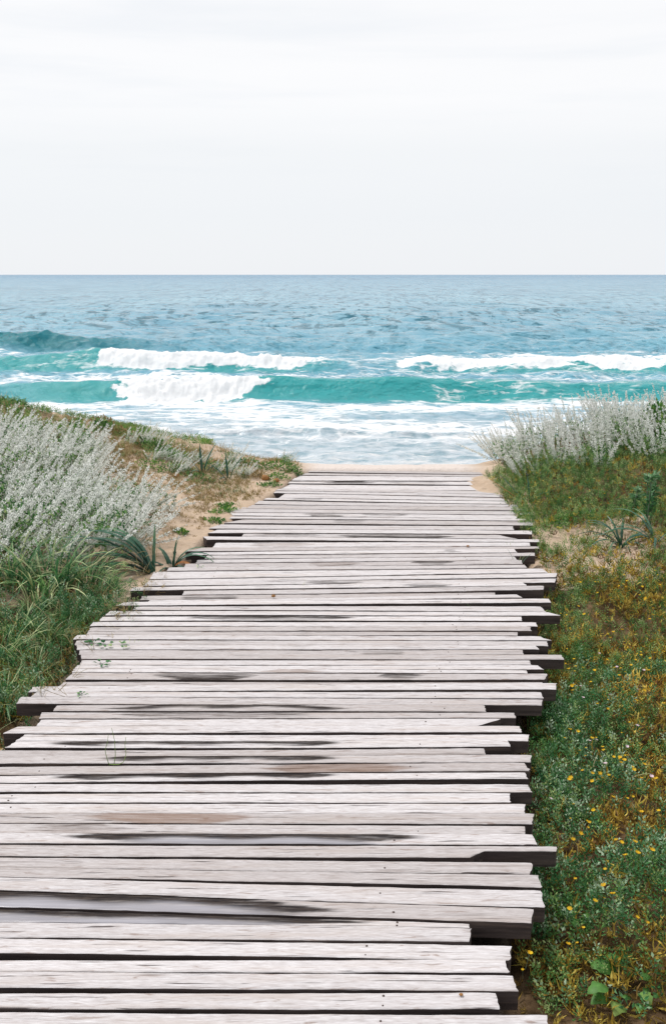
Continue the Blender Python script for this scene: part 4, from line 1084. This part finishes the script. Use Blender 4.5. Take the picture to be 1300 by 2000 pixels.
stuff('green_ground_cover', 'fine dark green leaves filling the growth right of the boardwalk', M_green, fine, (.3, 3.3, 1.8, 8.2), 1500,
      lambda x, y: rmask(x, y) * np.clip((nB(x, y) - .36) * 5 + .7 * sst(5.8, 6.5, y), .2, 1), 2, lift=bump_r)
stuff('dry_ochre_ground_cover', 'dry ochre and rust leaves mixed in the growth right of the boardwalk', M_ochre, curls, (.3, 3.3, 1.75, 8.0), 1900,
      lambda x, y: rmask(x, y) * np.clip((.62 - nA(x * 1.5, y * 1.5)) * 5, .26, 1) * (1 - .7 * sst(5.3, 6.2, y)) * np.where(y < 2.2, .8, 1), 3, lift=lambda x, y: bump_r(x, y) * .8)
stuff('dead_leaf_litter', 'curled dead leaves on bare soil at the bottom right corner', M_ochre, curls, (.4, 1.6, 1.6, 2.35), 1500,
      lambda x, y: sst(-.05, .05, x - XR(y)) * .8, 4, sc=(.6, 1.1), tilt=1.2)
stuff('short_grass', 'short fine green grass among the growth right of the boardwalk', M_lime, smallblades + fine, (.8, 3.3, 3.4, 8.2), 850,
      lambda x, y: rmask(x, y) * np.clip((nC(x, y) - .38) * 5, .1, 1), 5)
stuff('left_ground_cover', 'blue green leaves in the low growth left of the boardwalk', M_blue, sprigs, LR, 1900,
      lambda x, y: lmask(x, y) * np.clip((nA(x, y) - .34) * 5, .2, 1), 6, lift=lambda x, y: .11 + 0 * x)
stuff('left_green_cover', 'green leaves in the low growth left of the boardwalk', M_green, fine, LR, 1500,
      lambda x, y: lmask(x, y) * np.clip((nB(x, y) - .34) * 5, .2, 1), 7, lift=lambda x, y: .06 + 0 * x)
stuff('left_long_grass', 'long green grass blades left of the boardwalk', M_grass, longblades, LR, 330,
      lambda x, y: lmask(x, y) * np.clip((nC(x, y) - .3) * 4, .2, 1), 8)
stuff('left_straw', 'dry straw coloured stalks tangled in the growth left of the boardwalk', M_straw, longblades, (-3.2, -.9, 2.6, 6.0), 300,
      lambda x, y: sst(-.06, .04, XL(y) - x) * (1 - sst(5.0, 5.8, y)) * np.clip((.62 - nC(x, y)) * 4, .1, 1), 9, tilt=.9)
stuff('left_dry_leaves', 'dry yellow brown leaves among the low growth left of the boardwalk', M_ochre, curls, LR, 800,
      lambda x, y: lmask(x, y) * np.clip((.60 - nA(x, y)) * 5, .12, 1), 15, lift=lambda x, y: .05 + 0 * x)
stuff('edge_tangle', 'dry and green stalks spilling from the left bank over the plank ends', M_straw, longblades + curls, (-1.5, -.8, 3.6, 5.3), 600,
      lambda x, y: sst(-.06, .0, x - XL(y)) * (1 - sst(.02, .20, x - XL(y))) * np.clip((nC(x, y) - .42) * 5, 0, 1), 16, sc=(.3, .8), tilt=1.0, zoff=.2)
stuff('edge_greenery', 'green leaves spilling from the left bank over the plank ends', M_green, sprigs, (-1.5, -.8, 3.6, 5.3), 1000,
      lambda x, y: sst(-.08, .0, x - XL(y)) * (1 - sst(.02, .20, x - XL(y))) * np.clip((nA(x, y) - .42) * 5, 0, 1), 17, sc=(.4, 1), tilt=.9, zoff=.2)
stuff('sand_weeds', 'sparse ochre weeds scattered over the sand left of the path', M_straw, smallblades + curls, (-2.2, -.1, 5.5, 8.9), 2300,
      lambda x, y: sst(0.03, .12, XL(y) - x) * sst(5.6, 7.0, y + .6 * (nC(x, y) - .5) * 2) * np.clip((nB(x * 1.6, y * 1.6) - .42) * 5, .05, .9), 10, sc=(.4, .9), tilt=.8)
stuff('sand_weeds_green', 'sparse green weeds scattered over the sand left of the path', M_grass, smallblades + sprigs, (-2.2, -.1, 5.8, 8.9), 1000,
      lambda x, y: sst(0.02, .1, XL(y) - x) * sst(6.6, 7.6, y + .6 * (nC(x, y) - .5) * 2) * np.clip((nA(x, y) - .42) * 5, .03, .9), 11, sc=(.35, .8), tilt=.6)
stuff('dune_crest_herbs', 'green and brown herbs covering the crest of the left dune', M_lime, sprigs + fine, (-4.2, -1.2, 8.0, 9.8), 900,
      lambda x, y: np.clip((nB(x, y) - .40) * 5, .1, 1), 12, sc=(.8, 1.6))
stuff('dune_crest_straw', 'dry yellow stalks along the crest of the left dune', M_straw, longblades + smallblades, (-4.2, -1.0, 7.6, 9.7), 520,
      lambda x, y: np.clip((nA(x, y) - .38) * 5, .1, 1), 13, sc=(.5, 1.0))
stuff('right_straw', 'dry straw stalks lying in the growth right of the boardwalk', M_straw, longblades + curls, (.6, 3.2, 2.2, 7.6), 200,
      lambda x, y: rmask(x, y) * np.clip((.6 - nB(x, y)) * 5, .1, 1), 14, sc=(.5, .9), tilt=1.0)

# ------------------------------------------------------------------ flowers as separate things
def flower_mesh(np_, R, mat, cup_, seed):
    rg = np.random.default_rng(seed); pet = []
    for i in range(np_):
        a = i / np_ * 6.283 + rg.normal(0, .1); tt = np.array([0, .35, .75, 1.0])
        P = np.stack([np.cos(a) * R * tt, np.sin(a) * R * tt, R * cup_ * tt ** 2 + .045], -1)
        V, Fq = ribbon(P, R * (5.2 / np_) * np.array([.25, .85, 1, .45]), side=(-math.sin(a), math.cos(a), .1)); pet.append((V, Fq, rg.random()))
    p = join(pet)
    V, Fq = tube(np.array([[.004, .002, -.02], [.002, 0, .02], [0, 0, .045]]), [.0012, .001, .0018], 4)
    return mesh_arrays('petals', p[0], p[1], {'rnd': p[2]}, True, [mat]), mesh_arrays('stem', V, Fq, {'rnd': np.full(len(V), .5)}, True, [M_stem])
yfl = [flower_mesh(7, .0105, M_yel, .5, i) for i in range(3)]
pfl = [flower_mesh(5, .012, M_pink, .3, 10 + i) for i in range(2)]
def flower(ms, name, x, y, sc, label, group):
    o = bpy.data.objects.new(name, None); COL.objects.link(o)
    o.location = (x, y, float(terrain(x, y)) + .045 + .9 * float(bump_r(x, y)) * (1 if y < 5.2 else 0)); o.rotation_euler = (random.uniform(-.3, .5), random.uniform(-.3, .3), random.uniform(0, 6)); o.scale = (sc,) * 3
    tag(o, label, 'flower', group)
    for nm, me in zip(('petals', 'stem'), ms):
        c = bpy.data.objects.new(nm, me); COL.objects.link(c); c.parent = o
YP = [(1130,1122),(1170,1135),(1160,1165),(1152,1140),(1155,1195),(1100,1240),(1160,1220),(1135,1258),(1125,1335),(1150,1363),(1190,1345),(1240,1180),(1215,1300),(1205,1265),(1180,1240),(1300,1305),(1085,1232),
      (1220,1362),(1262,1320),(1110,1380),(1195,1405),(1280,1440),(1175,1430),(1092,1465),(1135,1490),(1205,1512),(1182,1522),(1240,1560),(1260,1250),(1160,1545),(1210,1756),(1280,1768),(1230,1770),(1205,1780),(1125,1865),(1115,1885),
      (1018,1905),(1010,1925),(1295,1960),(1110,1765),(1112,1320),(1140,1185),(1165,1152),(1120,1185),(1060,962),(1070,965),(1110,945),(1113,966),(1145,975),(1175,980),(1030,925),(1032,880),(1250,1215),(1285,1200),(1270,1130),(1105,1130),
      (1185,1100),(1215,1080),(1135,1320),(1255,1400),(1290,1370),(1200,1465),(1225,1440),(1180,1600),(1205,1640),(1130,1660),(1270,1640),(1150,1620),(1240,1905),(1180,1850),(1270,1850),(1020,965),(1095,985),(1240,1060),(1165,1060),(1075,1110),(1230,1145),(1200,1200)]
rf = random.Random(9)
YP += [(rf.uniform(1095, 1298), rf.uniform(1100, 1560)) for _ in range(95)] + [(rf.uniform(1090, 1298), rf.uniform(1560, 1900)) for _ in range(22)] + [(rf.uniform(1010, 1290), rf.uniform(935, 1000)) for _ in range(22)]
for i, (u, v) in enumerate(YP):
    x, y, z = hit(u, v); y -= .06
    flower(yfl[i % 3], 'yellow_flower', x, y, random.uniform(.35, .8), 'small yellow flower dotted in the low growth right of the boardwalk', 'yellow flowers right of the boardwalk')
PP_ = [(1123,1384),(1125,1420),(1228,1462),(1255,1555),(1108,1103),(1178,1428),(1150,1480),(1208,1494),(1230,1430),(1293,1385),(1160,1310),(1285,1650),(1060,1585),(1240,1388),(1190,1372),(1140,1480),(1285,1475),(1170,1535),(1147,1010),(1060,1105)]
for i, (u, v) in enumerate(PP_):
    x, y, z = hit(u, v); y -= .06
    flower(pfl[i % 2], 'pink_flower', x, y, random.uniform(.45, .65), 'small pale pink flower dotted in the low growth right of the boardwalk', 'pink flowers right of the boardwalk')

# ------------------------------------------------------------------ weeds growing through and lying on the planks
wsp = [(mesh_arrays('blades', *(lambda q: (q[0], q[1], {'rnd': q[2]}))(blades(700 + i, 7, .10, .015, .0028, lean=.7, curl=1.1, k=7)), False, [M_grass]),) for i in range(3)]
def board_weed(u, v, s_, i, label):
    x, y = on_plane(u, v)
    o = bpy.data.objects.new('grass_sprig', None); COL.objects.link(o); o.location = (x, y, -0.03); o.rotation_euler = (0, 0, i * 1.7); o.scale = (s_,) * 3; tag(o, label, 'grass')
    c = bpy.data.objects.new('blades', wsp[i % 3][0]); COL.objects.link(c); c.parent = o
for i, (u, v, s_, lb) in enumerate(((255, 1258, 1.0, 'grass sprig rooted in a plank gap near the left edge of the walkway'), (248, 1213, .8, 'grass sprig in the gap above the leafy creeper at the left edge'), (315, 1230, .5, 'single short blade standing in a plank gap left of centre'),
      (585, 1143, 1.0, 'pale grass sprig in a plank gap near the middle of the far walkway'), (692, 1148, .6, 'short grass sprig in a plank gap right of the middle one'), (450, 1143, .6, 'short grass sprig in a plank gap near the lily'), (280, 1270, .6, 'tiny grass sprig right of the leafy creeper on the left planks'),
      (955, 1140, .7, 'grass sprig near the right plank ends beside jutting boards'), (1010, 1095, 1.3, 'green grass tuft growing up between the right plank ends'), (995, 1062, 1.1, 'green grass growing through the broken plank ends at right'), (918, 1180, .6, 'single thin blade in a gap near the notched right planks'))):
    board_weed(u, v, s_, i, lb)
# creeper on the left planks
for (u, v, s_, n, lb) in ((205, 1262, .045, 8, 'leafy creeper shoot lying over the left plank ends'), (240, 1264, .04, 7, 'second leafy creeper shoot further in on the left planks'), (198, 1300, .04, 7, 'low leafy shoot on the planks beside the straw tangle'), (160, 1360, .03, 6, 'tiny leafy seedling on the left planks'), (180, 1262, .05, 8, 'leafy creeper spilling from the left bank onto the planks'), (390, 1108, .03, 5, 'tiny green leaf cluster on the planks right of the lily')):
    x, y = on_plane(u, v); broadleaf(x, y, .002, s_, n, 'creeper_shoot', lb, M_grass, 'plant', .4)
# thin curling tendrils by (215,1480)
x0, y0 = on_plane(215, 1492)
o = bpy.data.objects.new('tendril_weed', None); COL.objects.link(o); o.location = (x0, y0, 0); tag(o, 'thin yellow green tendrils curling up from a gap in the near left planks', 'plant')
for (pts) in ([(0, 0, -.02), (-.01, .0, .02), (-.015, 0, .05), (-.005, 0, .08), (.0, 0, .11)], [(.01, 0, -.02), (.02, 0, .03), (.018, .01, .08), (.01, .01, .13)], [(.0, -.01, .004), (.03, -.02, .006), (.05, -.01, .012), (.055, .01, .03), (.05, .02, .06), (.055, .02, .09)]):
    P = np.array(pts); tq = np.linspace(0, len(P) - 1, 14)
    Q = np.stack([np.interp(tq, range(len(P)), P[:, k_]) for k_ in range(3)], -1)
    V_, F_ = tube(Q, np.linspace(.0014, .0007, 14), 5)
    link('tendril', mesh_arrays('tendril', V_, F_, {'rnd': np.full(len(V_), .9)}, True, [M_lime]), o)
# pods and debris
def blob(name, x, y, z, r, label, mat, cat, flat=.7, group=None):
    k, n_ = 10, 7; rg = np.random.default_rng(int(abs(x * 1000 + y * 333)))
    ph = np.linspace(0.05, math.pi - 0.05, n_); a = np.arange(k) / k * 2 * math.pi
    R_ = r * (1 + rg.normal(0, .10, (n_, k)))
    V_ = np.stack([np.sin(ph)[:, None] * np.cos(a)[None] * R_, np.sin(ph)[:, None] * np.sin(a)[None] * R_ * .85, np.cos(ph)[:, None] * R_ * flat + r * flat * .8], -1).reshape(-1, 3)
    tag(link(name, mesh_arrays(name, V_, grid_faces(n_, k, True), None, True, [mat]), None, (x, y, z)), label, cat, group)
x, y = on_plane(534, 1167); blob('seed_pod', x, y, 0.002, .011, 'small brown seed pod lying on the planks left of centre', M_brown, 'seed pod')
x, y = on_plane(913, 1068); blob('pebble', x, y, 0.002, .010, 'small dark pebble on the planks near the right ends', M_brown, 'pebble', .5)
x, y = on_plane(900, 1946); blob('dry_seed', x, y, 0.002, .005, 'tiny ochre seed on the nearest planks at lower right', M_brown, 'seed', .5)
x, y = on_plane(604, 1935); 
for (u, v, r, lb) in ((518, 938, .035, 'round brown burr on the sand left of the far planks'), (540, 942, .026, 'smaller brown burr nearest the far left planks'), (345, 932, .025, 'round brown burr beside the creeper on the left sand'), (362, 880, .022, 'rusty burr on the left ridge crest')):
    x, y, z = hit(u, v); blob('dried_burr', x, y, z, r, lb, M_brown, 'burr')
# sand drifted over the far right plank ends
xa, ya = on_plane(930, 946)
nx, ny = 90, 60
lx = np.linspace(-.34, .34, nx); ly = np.linspace(-.62, .62, ny)
LX, LY = np.meshgrid(lx, ly); sh = (LX / .20) ** 2 + (LY / .42) ** 2
hh = .024 * np.clip(1 - sh * 1.3 - .7 * (fbm(LX * 9 + 7, LY * 9, 801, 4) - .35), -.6, 1) - .0 + (fbm(LX * 40, LY * 40, 802, 2) - .5) * .003
V_ = np.stack([LX, LY, hh + .001], -1).reshape(-1, 3)
tag(link('sand_drift', mesh_arrays('sand_drift', V_, grid_faces(ny, nx), {'soil': np.full(len(V_), .36), 'under': np.zeros(len(V_))}, True, [M_sand]), None, (xa + .13, ya, 0.0)), 'thin drift of brown sand over the far right plank ends', 'sand', None, 'structure')
